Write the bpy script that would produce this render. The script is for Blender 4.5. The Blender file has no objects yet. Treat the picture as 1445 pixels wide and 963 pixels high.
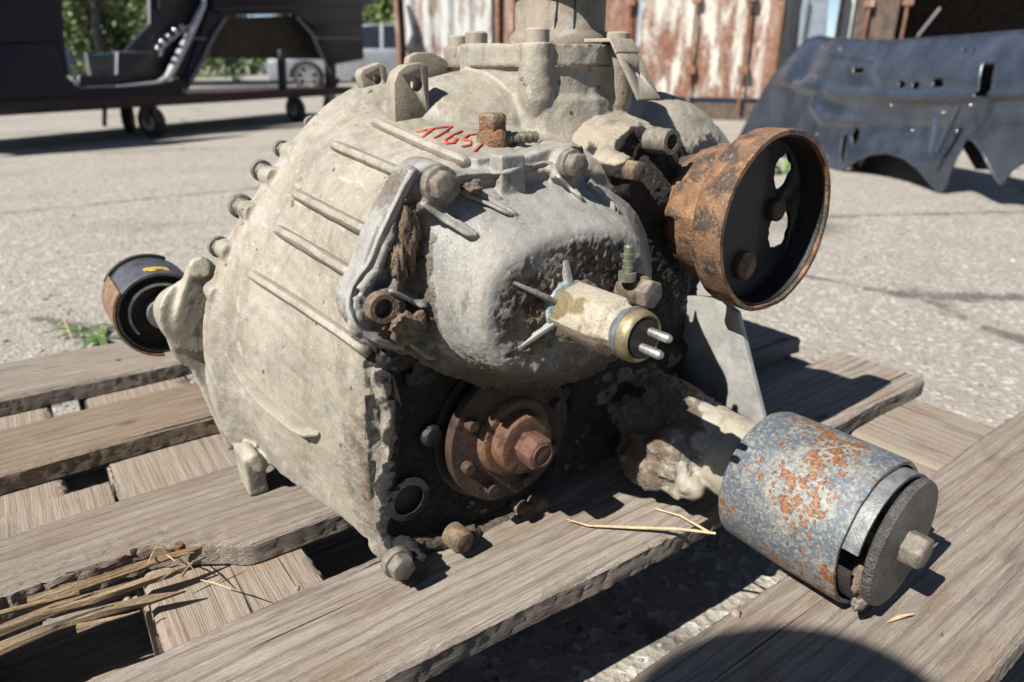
import bpy, bmesh, math, random
import numpy as np
from mathutils import Vector, Matrix
from mathutils.bvhtree import BVHTree
random.seed(7); RNG = np.random.default_rng(7)
scene = bpy.context.scene
COL = scene.collection
R_ = math.radians

# ------------------------------------------------------------------ camera, sky, sun, exposure
DECK = 0.13                     # pallet deck height above the ground
EYE = 0.36                      # lens height above the deck
FPX, CX, CY, HOR = 965.0, 722.5, 481.5, 98.0
TILT = math.atan((CY - HOR) / FPX)
AZ = R_(53.89)                  # the pallet boards run this far to the right of the view direction
FWD = Vector((math.cos(AZ), math.sin(AZ), 0)); RGT = Vector((math.sin(AZ), -math.cos(AZ), 0))
CAM = Vector((0, 0, DECK + EYE))
cam_d = bpy.data.cameras.new('camera'); cam = bpy.data.objects.new('camera', cam_d); COL.objects.link(cam)
scene.camera = cam
cam_d.sensor_width = 36; cam_d.lens = 36 * FPX / 1445.0
cam_d.clip_start = 0.02; cam_d.clip_end = 3000
look = (FWD * math.cos(TILT) + Vector((0, 0, -math.sin(TILT)))).normalized()
cam.location = CAM; cam.rotation_euler = look.to_track_quat('-Z', 'Y').to_euler()
cam_d.dof.use_dof = True; cam_d.dof.focus_distance = 0.50; cam_d.dof.aperture_fstop = 6.5

SUN_EL = 47.0; SUN_TRAVEL = R_(4.5)        # light travels towards +x, a little towards +y
sdir = Vector((math.cos(SUN_TRAVEL) * math.cos(R_(SUN_EL)), math.sin(SUN_TRAVEL) * math.cos(R_(SUN_EL)), -math.sin(R_(SUN_EL))))
sun_d = bpy.data.lights.new('sun', 'SUN'); sun_d.energy = 5.0; sun_d.angle = R_(0.5); sun_d.color = (1.0, 0.955, 0.89)
sun = bpy.data.objects.new('sun', sun_d); COL.objects.link(sun); sun.location = (-3, 0, 5)
sun.rotation_euler = sdir.to_track_quat('-Z', 'Y').to_euler()
world = bpy.data.worlds.new('World'); scene.world = world; world.use_nodes = True
wn = world.node_tree; bg = wn.nodes['Background']; sky = wn.nodes.new('ShaderNodeTexSky')
sky.sky_type = 'NISHITA'; sky.sun_disc = False; sky.sun_elevation = R_(SUN_EL)
sky.air_density = 0.75; sky.dust_density = 0.3; sky.altitude = 800
to_sun = -sdir
sky.sun_rotation = math.atan2(to_sun.x, to_sun.y)
wn.links.new(sky.outputs[0], bg.inputs[0]); bg.inputs[1].default_value = 0.05
vs = scene.view_settings; vs.view_transform = 'Standard'; vs.look = 'None'; vs.exposure = 1.25; vs.gamma = 1.0

# ------------------------------------------------------------------ sight lines (pixel of the photograph -> point at a chosen depth)
CR = RGT; CU = (FWD * math.sin(TILT) + Vector((0, 0, math.cos(TILT))))
def ray(px, py): return look + CR * ((px - CX) / FPX) + CU * ((CY - py) / FPX)
def on_plane(px, py, p0, n):
    r = ray(px, py); return CAM + r * ((p0 - CAM).dot(n) / r.dot(n))
def AY(px, py, y): r = ray(px, py); return CAM + r * (y / r.y)
def AX(px, py, x): r = ray(px, py); return CAM + r * (x / r.x)
def AZp(px, py, z=0.0): r = ray(px, py); return CAM + r * ((z + DECK - CAM.z) / r.z)
def GR(px, py, z=0.0): r = ray(px, py); return CAM + r * ((z - CAM.z) / r.z)
def AF(px, py, f): r = ray(px, py); return CAM + r * (f / r.dot(FWD))
def yard(r, f, z=0.0): return RGT * r + FWD * f + Vector((0, 0, z))
def D3(x, y, z): return Vector((x, y, z + DECK))
YAW = math.atan2(FWD.y, FWD.x)

# ------------------------------------------------------------------ materials
ALB = 0.60
class NT:
    def __init__(s, name):
        s.m = bpy.data.materials.new(name); s.m.use_nodes = True; s.t = s.m.node_tree
        s.b = s.t.nodes['Principled BSDF']; s.pos = None
    def new(s, k): return s.t.nodes.new(k)
    def put(s, sock, v):
        if isinstance(v, bpy.types.NodeSocket): s.t.links.new(v, sock)
        elif isinstance(v, (tuple, list)):
            sock.default_value = tuple(v) + ((1.0,) if len(v) == 3 and len(sock.default_value) == 4 else ())
        else: sock.default_value = v
    def P(s, scale=(1, 1, 1), rnd=False, rot=(0, 0, 0)):
        if s.pos is None: s.pos = s.new('ShaderNodeNewGeometry').outputs['Position']
        v = s.pos
        if rnd:
            oi = s.new('ShaderNodeObjectInfo'); mu = s.new('ShaderNodeVectorMath'); mu.operation = 'SCALE'
            cb = s.new('ShaderNodeCombineXYZ'); 
            for k in range(3): s.put(cb.inputs[k], oi.outputs['Random'])
            s.put(mu.inputs[0], cb.outputs[0]); mu.inputs['Scale'].default_value = 37.0
            ad = s.new('ShaderNodeVectorMath'); s.put(ad.inputs[0], v); s.put(ad.inputs[1], mu.outputs[0]); v = ad.outputs[0]
        mp = s.new('ShaderNodeMapping'); s.put(mp.inputs['Vector'], v); mp.inputs['Scale'].default_value = scale; mp.inputs['Rotation'].default_value = rot
        return mp.outputs[0]
    def noise(s, scale, detail=4, rough=0.55, vec=None, dist=0.0):
        n = s.new('ShaderNodeTexNoise'); s.put(n.inputs['Vector'], vec or s.P()); n.inputs['Scale'].default_value = scale
        n.inputs['Detail'].default_value = detail; n.inputs['Roughness'].default_value = rough; n.inputs['Distortion'].default_value = dist
        return n.outputs[0]
    def vor(s, scale, vec=None, out='Distance', feat='F1', rand=1.0):
        n = s.new('ShaderNodeTexVoronoi'); n.feature = feat; s.put(n.inputs['Vector'], vec or s.P()); n.inputs['Scale'].default_value = scale
        n.inputs['Randomness'].default_value = rand
        return n.outputs[out]
    def ramp(s, f, stops, mode='LINEAR'):
        n = s.new('ShaderNodeValToRGB'); s.put(n.inputs[0], f); e = n.color_ramp.elements; n.color_ramp.interpolation = mode
        while len(e) < len(stops): e.new(0.5)
        for k, (p, c) in enumerate(stops):
            e[k].position = p
            e[k].color = (c, c, c, 1) if not isinstance(c, (tuple, list)) else tuple(c) + (1,)
        return n.outputs[0]
    def step(s, f, a, b): return s.ramp(f, [(min(a, b), 0.0 if a < b else 1.0), (max(a, b), 1.0 if a < b else 0.0)])
    def mix(s, f, a, b, blend='MIX'):
        n = s.new('ShaderNodeMix'); n.data_type = 'RGBA'; n.blend_type = blend
        s.put(n.inputs[0], f); s.put(n.inputs[6], a); s.put(n.inputs[7], b); return n.outputs[2]
    def math(s, op, a, b=0.0, c=None):
        n = s.new('ShaderNodeMath'); n.operation = op; s.put(n.inputs[0], a); s.put(n.inputs[1], b)
        if c is not None: s.put(n.inputs[2], c)
        n.use_clamp = False; return n.outputs[0]
    def attr(s, name):
        n = s.new('ShaderNodeAttribute'); n.attribute_name = name; return n.outputs['Fac']
    def bump(s, h, dist, strength=1.0, prev=None):
        n = s.new('ShaderNodeBump'); s.put(n.inputs['Height'], h); n.inputs['Distance'].default_value = dist; n.inputs['Strength'].default_value = strength
        if prev is not None: s.put(n.inputs['Normal'], prev)
        return n.outputs[0]
    def out(s, col, rough=0.7, metal=0.0, normal=None, **kw):
        if isinstance(col, bpy.types.NodeSocket): col = s.mix(1.0, col, (ALB, ALB, ALB), 'MULTIPLY')      # real-world albedo level
        s.put(s.b.inputs['Base Color'], col); s.put(s.b.inputs['Roughness'], rough); s.put(s.b.inputs['Metallic'], metal)
        if normal is not None: s.put(s.b.inputs['Normal'], normal)
        for k, v in kw.items(): s.put(s.b.inputs[k.replace('_', ' ')], v)
        return s.m

def casting_mat(name, a, b, c, rough=0.75, metal=0.0, fine=1.0, soilcol=((.055, .036, .022), (.30, .215, .14)), streak=False):
    """dusty cast aluminium; the attributes oil and soil say where grease and mud stick"""
    n = NT(name)
    big = n.noise(14, 5, .6); mid = n.noise(70, 6, .65, dist=.4); fin = n.noise(480, 4, .6)
    col = n.mix(n.step(big, .40, .62), a, b)
    col = n.mix(n.math('MULTIPLY', n.step(mid, .52, .68), .8), col, c)
    wash = n.noise(26, 7, .7, n.P((1, 1, .35)), dist=1.2)
    col = n.mix(n.math('MULTIPLY', n.step(wash, .50, .64), .65), col, tuple(v * .62 for v in a))
    col = n.mix(n.math('MULTIPLY', n.step(n.noise(9, 4, .6), .54, .66), .5), col, (.30, .27, .22))
    col = n.mix(n.math('MULTIPLY', n.step(fin, .56, .70), .55), col, tuple(min(1, v * 1.45) for v in b))
    sp = n.vor(210); col = n.mix(n.math('MULTIPLY', n.math('MULTIPLY', n.step(sp, .16, .09), n.step(n.noise(60, 2), .50, .60)), .8), col, (.10, .075, .05))
    sp2 = n.vor(38); col = n.mix(n.math('MULTIPLY', n.step(sp2, .085, .06), .85), col, (.035, .03, .025))
    lt = n.vor(330); col = n.mix(n.math('MULTIPLY', n.step(lt, .20, .10), .35), col, (.62, .57, .48))
    if streak:
        stn = n.noise(260, 3, .6, n.P((1.0, 1.0, .28)), dist=.6)
        col = n.mix(n.math('MULTIPLY', n.math('MULTIPLY', n.step(stn, .56, .64), n.step(n.noise(22, 2), .46, .60)), .6), col, (.13, .115, .07))
    run = n.noise(30, 6, .65, n.P((1.4, 1.4, .22)), .8); col = n.mix(n.math('MULTIPLY', n.step(run, .54, .70), .55), col, (.24, .185, .12))
    pat = n.noise(55, 7, .68, dist=.6); col = n.mix(n.math('MULTIPLY', n.step(pat, .54, .66), .5), col, (.40, .40, .39))
    scr = n.noise(40, 3, .5, n.P((6, 1, 1), rot=(.3, .7, .4))); col = n.mix(n.math('MULTIPLY', n.step(scr, .66, .70), .4), col, (.55, .53, .49))
    oil_shade = n.attr('oil'); soil = n.attr('soil')
    lump = n.noise(160, 6, .7, dist=.5); l2 = n.noise(45, 5, .6)
    dk = n.mix(n.step(lump, .45, .75), (.006, .0045, .0035), (.045, .033, .022))
    dk = n.mix(n.math('MULTIPLY', n.step(n.vor(90), .18, .05), .5), dk, (.14, .11, .08))
    so = n.mix(n.step(lump, .36, .66), soilcol[0], soilcol[1]); so = n.mix(n.math('MULTIPLY', n.step(l2, .5, .66), .5), so, (.20, .10, .05))
    sf = n.step(n.math('ADD', soil, n.math('MULTIPLY', n.math('SUBTRACT', lump, .5), 1.1)), .22, .75)
    of = n.step(n.math('ADD', oil_shade, n.math('MULTIPLY', n.math('SUBTRACT', n.noise(90, 6, .7), .5), 1.0)), .28, .68)
    col = n.mix(sf, col, so); col = n.mix(of, col, dk)
    ro = n.math('ADD', n.math('MULTIPLY', n.noise(120, 3), .35), rough - .17)
    nb = n.bump(n.math('ADD', fin, n.math('MULTIPLY', n.noise(1100, 2, .5), .6)), .00045 * fine, .9)
    nb = n.bump(n.math('MULTIPLY', n.math('MAXIMUM', sf, of), n.noise(230, 6, .75)), .005, .9, nb)
    return n.out(col, ro, n.math('MULTIPLY', n.math('SUBTRACT', 1.0, n.math('MAXIMUM', sf, of)), metal), nb)

def rust_mat(name, base, orange, dark, light, flake=.5, scale=1.0, metal=0.1, bump=.0012):
    n = NT(name)
    b1 = n.noise(38 * scale, 6, .65, dist=.1); b2 = n.noise(120 * scale, 6, .7); b3 = n.noise(420 * scale, 4, .6)
    col = n.mix(n.step(b1, .38, .6), base, orange); fl = n.step(n.noise(30 * scale, 8, .62, dist=.15), flake - .03, flake + .06)
    col = n.mix(fl, col, dark)
    col = n.mix(n.math('MULTIPLY', n.step(b2, .55, .68), .75), col, light); col = n.mix(n.math('MULTIPLY', n.step(b3, .5, .7), .5), col, tuple(v * .4 for v in base))
    nb = n.bump(n.math('ADD', b3, n.math('MULTIPLY', b2, 1.5)), bump, .9); nb = n.bump(fl, .0012, 1.0, nb)
    return n.out(col, n.math('ADD', n.math('MULTIPLY', b2, .4), .42), metal, nb)

def simple(name, col, rough=.6, metal=0.0, var=.35, scale=60, bump=.0004, **kw):
    n = NT(name); f = n.noise(scale, 5, .6)
    c = n.mix(n.step(f, .35, .68), tuple(v * (1 - var) for v in col), tuple(min(1, v * (1 + var * .6)) for v in col))
    nb = n.bump(n.noise(scale * 5, 4, .6), bump, .8) if bump else None
    return n.out(c, rough, metal, nb, **kw)

def wood_mat(name, light, mid, dark, yellow=0.0, axis='x', blotch=.5, k=1.0):
    n = NT(name)
    st = (1, 8, 8) if axis == 'x' else (8, 1, 8)
    st2 = (1, 60, 60) if axis == 'x' else (60, 1, 60)
    v1 = n.P(st, True); v2 = n.P(st2, True); v0 = n.P((1, 3, 3) if axis == 'x' else (3, 1, 3), True)
    g1 = n.noise(7, 7, .66, v1, .6); g2 = n.noise(5.0, 5, .7, v2, .15); g0 = n.noise(9, 5, .6, v0); fin = n.noise(600, 3, .6)
    rings = n.new('ShaderNodeTexWave'); rings.wave_type = 'BANDS'; rings.bands_direction = 'Y' if axis == 'x' else 'X'
    n.put(rings.inputs['Vector'], n.P((.25, 1, 1) if axis == 'x' else (1, .25, 1), True)); rings.inputs['Scale'].default_value = 26; rings.inputs['Distortion'].default_value = 6
    rings.inputs['Detail'].default_value = 3; rings.inputs['Detail Scale'].default_value = .9
    rg = rings.outputs['Fac']
    col = n.mix(n.step(g1, .36 - .15 * (1 - k), .64 + .15 * (1 - k)), mid, light)
    col = n.mix(n.math('MULTIPLY', n.step(rg, .70, .98), .60 * k), col, tuple(v * .62 for v in mid))
    col = n.mix(n.math('MULTIPLY', n.step(g2, .54, .70), .45 * k), col, dark)
    col = n.mix(n.math('MULTIPLY', n.step(g0, .56, .70), blotch), col, (.07, .055, .045))
    col = n.mix(n.math('MULTIPLY', n.step(n.noise(16, 3, .5, n.P((1, 2, 2), True)), .50, .66), .45), col, (.33, .205, .125))
    if yellow: col = n.mix(n.math('MULTIPLY', n.step(n.noise(30, 4, .6, n.P((1, 4, 4), True)), .45, .6), yellow), col, (.42, .27, .10))
    g3 = n.noise(5.0, 4, .6, n.P((1.2, 170, 170) if axis == 'x' else (170, 1.2, 170), True), .1)
    col = n.mix(n.math('MULTIPLY', n.step(g3, .55, .66), .34 * k), col, tuple(v * .45 for v in mid)); col = n.mix(n.math('MULTIPLY', n.step(g3, .46, .38), .35 * k), col, tuple(min(1, v * 1.25) for v in light))
    crack = n.step(n.noise(3.0, 3, .55, n.P((.35, 24, 24) if axis == 'x' else (24, .35, 24), True), .5), .655, .675)
    col = n.mix(crack, col, (.02, .014, .01))
    sp = n.vor(260); col = n.mix(n.math('MULTIPLY', n.step(sp, .22, .10), .35), col, (.50, .45, .38))
    oi = n.new('ShaderNodeObjectInfo').outputs['Random']; col = n.mix(n.math('MULTIPLY', oi, .35), col, (.24, .19, .145))
    knot = n.vor(7.5, n.P((1, 2.1, 1) if axis == 'x' else (2.1, 1, 1), True)); col = n.mix(n.math('MULTIPLY', n.step(knot, .13, .06), .75), col, (.10, .065, .04))
    h = n.math('ADD', n.math('MULTIPLY', g2, 1.0), n.math('MULTIPLY', g1, 1.2)); h = n.math('SUBTRACT', h, n.math('MULTIPLY', crack, 1.3)); h = n.math('SUBTRACT', h, n.math('MULTIPLY', rg, .30)); h = n.math('SUBTRACT', h, n.math('MULTIPLY', g3, .8))
    nb = n.bump(h, .0032 * k, 1.0); nb = n.bump(fin, .0006, .6, nb)
    return n.out(col, .82, 0.0, nb, Specular_IOR_Level=.25)

M = {}
M['housing'] = casting_mat('dusty_cast_housing', (.315, .28, .215), (.405, .365, .29), (.25, .238, .21), rough=.68, metal=.08)
M['upper'] = casting_mat('dusty_upper_casting', (.30, .255, .185), (.385, .335, .255), (.23, .215, .19), rough=.72, metal=.08)
M['cover'] = casting_mat('grey_cast_cover', (.30, .29, .265), (.39, .38, .35), (.34, .295, .225), rough=.70, metal=.12, streak=True)
M['bracket'] = casting_mat('pale_bracket_casting', (.42, .37, .28), (.48, .435, .345), (.36, .345, .31), rough=.6, metal=.15)
M['rust'] = rust_mat('flaking_brown_rust', (.20, .11, .06), (.36, .19, .09), (.075, .058, .048), (.46, .33, .21), .53, 1.5)
M['rustdark'] = rust_mat('dark_red_rust', (.045, .024, .016), (.090, .045, .026), (.022, .014, .011), (.15, .075, .042), .60, 1.6)
M['rusthub'] = rust_mat('orange_brown_hub_rust', (.13, .062, .034), (.23, .11, .052), (.05, .03, .02), (.30, .16, .08), .60, 1.6)
M['rustnut'] = rust_mat('red_brown_rusty_nut', (.13, .060, .038), (.20, .092, .055), (.07, .04, .03), (.24, .13, .085), .60, 2.0)
M['rustbrown'] = rust_mat('brown_rusty_brass', (.24, .13, .07), (.38, .17, .07), (.30, .22, .14), (.46, .34, .22), .50, 2.0, .2)
M['black'] = simple('black_void_grease', (.012, .010, .009), .55, 0, .5, 90, .001)
M['rubber'] = simple('grimy_black_rubber', (.03, .028, .026), .7, 0, .5, 120, .0008)
M['steel'] = simple('dusty_bolt_steel', (.27, .235, .19), .55, .25, .45, 220, .0011)
M['steelgrey'] = simple('bare_grey_steel', (.34, .34, .345), .5, .45, .35, 160, .0003)
M['brass'] = simple('yellowed_brass', (.36, .29, .16), .48, .6, .35, 150, .0003)
M['barb'] = simple('green_grey_brass_barb', (.30, .28, .20), .4, .5, .4, 200, .0004)
M['pin'] = simple('tin_plated_pins', (.62, .60, .57), .33, .8, .25, 300, .0002)
M['soil'] = simple('dried_brown_soil', (.27, .19, .125), .95, 0, .6, 140, .004)
M['redpaint'] = simple('red_marker_paint', (.62, .10, .05), .7, 0, .2, 300, .0002)
M['yellowpaint'] = simple('yellow_paint_dab', (.62, .40, .06), .6, 0, .3, 200, .0002)
M['straw'] = simple('dry_straw', (.60, .45, .26), .7, 0, .3, 300, .0002)
M['wood'] = wood_mat('weathered_pallet_wood', (.50, .435, .365), (.37, .31, .25), (.14, .11, .085))
M['woodc'] = wood_mat('weathered_cross_board', (.37, .315, .255), (.32, .265, .21), (.12, .09, .065), axis='y', k=.45)
M['woodb'] = wood_mat('brown_dirty_plank', (.42, .34, .26), (.30, .225, .16), (.10, .075, .055), .25, blotch=.8)
M['split'] = wood_mat('fresh_split_wood', (.55, .42, .26), (.40, .28, .16), (.12, .08, .045), .35)
M['navy'] = simple('navy_car_paint', (.016, .018, .034), .42, .0, .25, 6, 0, Specular_IOR_Level=.18)
M['liner'] = simple('muddy_wheel_liner', (.06, .045, .03), .9, 0, .4, 12, .002)
M['chrome'] = simple('polished_trim', (.62, .62, .62), .18, .95, .12, 30, 0)
M['trimw'] = simple('bright_painted_edge', (.72, .74, .76), .3, .3, .15, 30, 0)  # silver trim with its white highlights put into the colour
M['tyre'] = simple('tyre_rubber', (.02, .02, .02), .8, 0, .3, 40, .0005)
M['silver'] = simple('silver_car_paint', (.42, .44, .46), .28, .6, .15, 5, 0, Coat_Weight=.4)
M['glass'] = simple('dark_car_glass', (.02, .025, .03), .08, 0, .2, 5, 0)
M['lampw'] = simple('clear_lamp_lens', (.75, .78, .8), .12, .4, .1, 20, 0)
M['lampr'] = simple('red_lamp_lens', (.45, .01, .01), .2, 0, .1, 20, 0)
M['railrust'] = simple('rusty_trolley_steel', (.05, .03, .024), .75, .1, .5, 20, .001)
M['grime_iron'] = simple('dark_beam_iron', (.13, .09, .065), .8, .1, .5, 15, .002)

def bush_mat():
    n = NT('blue_grey_paint_rust_spots')
    f = n.noise(24, 6, .6, dist=.4); g = n.noise(340, 5, .7)
    col = n.mix(n.step(f, .46, .68), (.11, .135, .165), (.36, .345, .28))
    col = n.mix(n.math('MULTIPLY', n.step(g, .47, .62), .55), col, (.48, .44, .34)); col = n.mix(n.math('MULTIPLY', n.step(n.noise(200, 4), .56, .66), .7), col, (.10, .115, .135))
    reg = n.noise(24, 4, .6)
    v = n.math('ADD', n.vor(120), n.math('MULTIPLY', n.math('SUBTRACT', n.noise(300, 5, .75), .5), 1.3))
    vb = n.math('ADD', n.vor(260), n.math('MULTIPLY', n.math('SUBTRACT', n.noise(420, 4), .5), .9))
    th = n.math('MULTIPLY', n.step(reg, .36, .60), .46); sp = n.math('MAXIMUM', n.math('SUBTRACT', th, v), n.math('SUBTRACT', n.math('MULTIPLY', th, .95), vb))
    col = n.mix(n.step(sp, -.13, -.03), col, (.40, .31, .17)); rs = n.step(sp, -.035, .03)
    col = n.mix(rs, col, n.mix(n.step(n.noise(400, 3), .4, .6), (.36, .15, .055), (.16, .07, .04)))
    return n.out(col, .52, .15, n.bump(n.math('ADD', n.math('MULTIPLY', rs, 1.2), g), .0009, .9))
M['bush'] = bush_mat()

def ground_mat():
    n = NT('worn_asphalt')
    v1 = n.vor(115, out='Color'); d1 = n.vor(115)
    sep = n.new('ShaderNodeSeparateColor'); n.put(sep.inputs[0], v1); r = sep.outputs[0]
    col = n.mix(r, (.19, .175, .148), (.40, .37, .325))
    col = n.mix(n.step(r, .82, .90), col, (.72, .69, .63)); col = n.mix(n.math('MULTIPLY', n.step(sep.outputs[1], .90, .94), .7), col, (.38, .24, .18))
    col = n.mix(n.math('MULTIPLY', n.step(n.noise(300, 4, .7), .45, .62), .6), col, (.36, .32, .27))
    col = n.mix(n.math('MULTIPLY', n.step(n.noise(1.1, 6, .62), .52, .64), .65), col, (.17, .145, .12))
    col = n.mix(n.math('MULTIPLY', n.step(n.noise(5, 5, .6), .5, .65), .35), col, (.22, .19, .16))
    col = n.mix(n.math('MULTIPLY', n.step(n.noise(1.5, 3, .5, n.P((.2, 1.4, 1), rot=(0, 0, .6))), .56, .68), .4), col, (.42, .38, .32))
    col = n.mix(.34, col, (.50, .46, .39))
    ce = n.vor(.55, n.P((1, 1, 0)), 'Distance', 'DISTANCE_TO_EDGE'); cr = n.math('ADD', ce, n.math('MULTIPLY', n.math('SUBTRACT', n.noise(9, 4, .7), .5), .06))
    col = n.mix(n.math('MULTIPLY', n.step(cr, .010, .002), .75), col, (.07, .06, .05))
    os_ = n.vor(.9, n.P((1, 1, 0))); col = n.mix(n.math('MULTIPLY', n.step(n.math('ADD', os_, n.math('MULTIPLY', n.noise(7, 4), .25)), .26, .17), .55), col, (.10, .085, .07))
    nb = n.bump(n.math('ADD', d1, n.math('MULTIPLY', n.noise(90, 5, .7), 1.5)), .0035, .9)
    return n.out(col, n.math('SUBTRACT', .85, n.math('MULTIPLY', n.step(sep.outputs[2], .8, .85), .5)), 0, nb)
M['ground'] = ground_mat()
def pebble_mat():
    n = NT('pebble_stone'); oi = n.new('ShaderNodeNewGeometry').outputs['Random Per Island']
    col = n.ramp(oi, [(0, (.13, .11, .09)), (.4, (.26, .23, .19)), (.7, (.42, .38, .32)), (.85, (.34, .22, .17)), (1, (.58, .55, .50))])
    return n.out(n.mix(n.math('MULTIPLY', n.noise(500, 3), .5), col, (.2, .18, .15)), .75)
M['pebble'] = pebble_mat()
def container_mat(name, white, amount, streaks):
    n = NT(name)
    f = n.math('ADD', n.noise(4.2, 8, .70, n.P((1.5, 1.5, .38)), .3), n.math('MULTIPLY', n.noise(30, 5, .65), .22)); s = n.noise(5, 5, .6, n.P((2.2, 2.2, .25)))
    rust = n.mix(n.step(n.noise(18, 5, .6), .4, .62), (.20, .075, .035), (.30, .15, .085)); rust = n.mix(n.step(n.noise(50, 4), .5, .65), rust, (.12, .045, .028))
    z = n.new('ShaderNodeSeparateXYZ'); n.put(z.inputs[0], n.P()); 
    m1 = n.step(n.math('ADD', f, n.math('MULTIPLY', n.math('SUBTRACT', .8, z.outputs[2]), .07)), amount - .02, amount + .07); m2 = n.math('MULTIPLY', n.step(s, .56, .66), streaks)
    col = n.mix(n.math('MAXIMUM', m1, m2), white, rust)
    col = n.mix(n.math('MULTIPLY', n.step(f, amount - .07, amount), .5), col, rust)
    return n.out(col, .6, 0, n.bump(m1, .004, .6))
M['cont_w'] = container_mat('white_container_paint', (.56, .58, .56), .66, .6)
M['cont_r'] = container_mat('white_paint_peeling_to_rust', (.64, .62, .55), .60, .6)
M['cont_b'] = container_mat('red_brown_rusted_steel', (.44, .33, .26), .54, .7)
def panel_mat():
    n = NT('blue_grey_panel_paint')
    col = n.mix(n.step(n.noise(7, 5, .6), .4, .65), (.036, .046, .066), (.066, .082, .112))
    rs = n.step(n.math('ADD', n.noise(16, 6, .7), 0), .70, .73); col = n.mix(rs, col, (.25, .10, .06))
    col = n.mix(n.math('MULTIPLY', n.step(n.vor(24), .05, .03), 1), col, (.5, .5, .5))
    return n.out(col, n.math('ADD', n.math('MULTIPLY', n.noise(9, 4), .25), .14), .15, n.bump(n.noise(14, 4), .002, .5), Coat_Weight=.5)
M['panel'] = panel_mat()
def leaf_mat(name, a, b):
    n = NT(name); rp = n.new('ShaderNodeNewGeometry').outputs['Random Per Island']
    m = n.out(n.mix(rp, a, b), .6); n.b.inputs['Transmission Weight'].default_value = 0
    n.b.inputs['Subsurface Weight'].default_value = 0
    return m
M['leaf'] = leaf_mat('birch_leaves', (.09, .15, .035), (.24, .31, .10))
M['weed'] = leaf_mat('weed_leaves', (.08, .16, .03), (.17, .28, .06))
M['bark'] = simple('birch_bark', (.16, .15, .13), .9, 0, .5, 8, .003)
M['hivis'] = simple('lime_safety_vest', (.55, .85, .02), .7, 0, .1, 40, 0)
M['cloth'] = simple('dark_workwear', (.03, .035, .045), .9, 0, .3, 40, 0)
M['skin'] = simple('skin', (.45, .28, .20), .6, 0, .1, 40, 0)
M['whitewall'] = simple('white_tarpaulin', (.78, .78, .76), .7, 0, .15, 2, .01)

# ------------------------------------------------------------------ object helpers
def mesh_from(name, verts, faces):
    me = bpy.data.meshes.new(name); me.from_pydata([tuple(v) for v in verts], [], faces); me.update(); return me
def fixn(me):
    bm = bmesh.new(); bm.from_mesh(me); bmesh.ops.recalc_face_normals(bm, faces=bm.faces); bm.to_mesh(me); bm.free()
def link(name, me, mat, parent=None, smooth=None, origin=None):
    """links the mesh (world coordinates) as one object whose origin is its own middle, or the given point"""
    n = len(me.vertices); co = np.empty(n * 3); me.vertices.foreach_get('co', co); co = co.reshape(-1, 3)
    c = np.array(origin) if origin is not None else (co.min(0) + co.max(0)) / 2
    me.vertices.foreach_set('co', (co - c).ravel()); me.update()
    o = bpy.data.objects.new(name, me); COL.objects.link(o)
    if mat is not None:
        me.materials.clear(); me.materials.append(M[mat] if isinstance(mat, str) else mat)
    if smooth is not None:
        me.polygons.foreach_set('use_smooth', [smooth > 0] * len(me.polygons))
        if 0 < smooth < 180:
            me.set_sharp_from_angle(angle=R_(smooth))
    c = Vector(c)
    if parent is not None:
        o.parent = parent; base = WORLD[parent.name]; o.location = c - base
    else: o.location = c
    WORLD[o.name] = c
    return o
WORLD = {}
def empty(name, loc, label, cat, group=None):
    o = bpy.data.objects.new(name, None); COL.objects.link(o); o.location = loc; o.empty_display_size = .05
    WORLD[o.name] = Vector(loc); return tag(o, label, cat, group)
def tag(o, label=None, cat=None, group=None, kind=None):
    if label: o['label'] = label
    if cat: o['category'] = cat
    if group: o['group'] = group
    if kind: o['kind'] = kind
    return o

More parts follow.
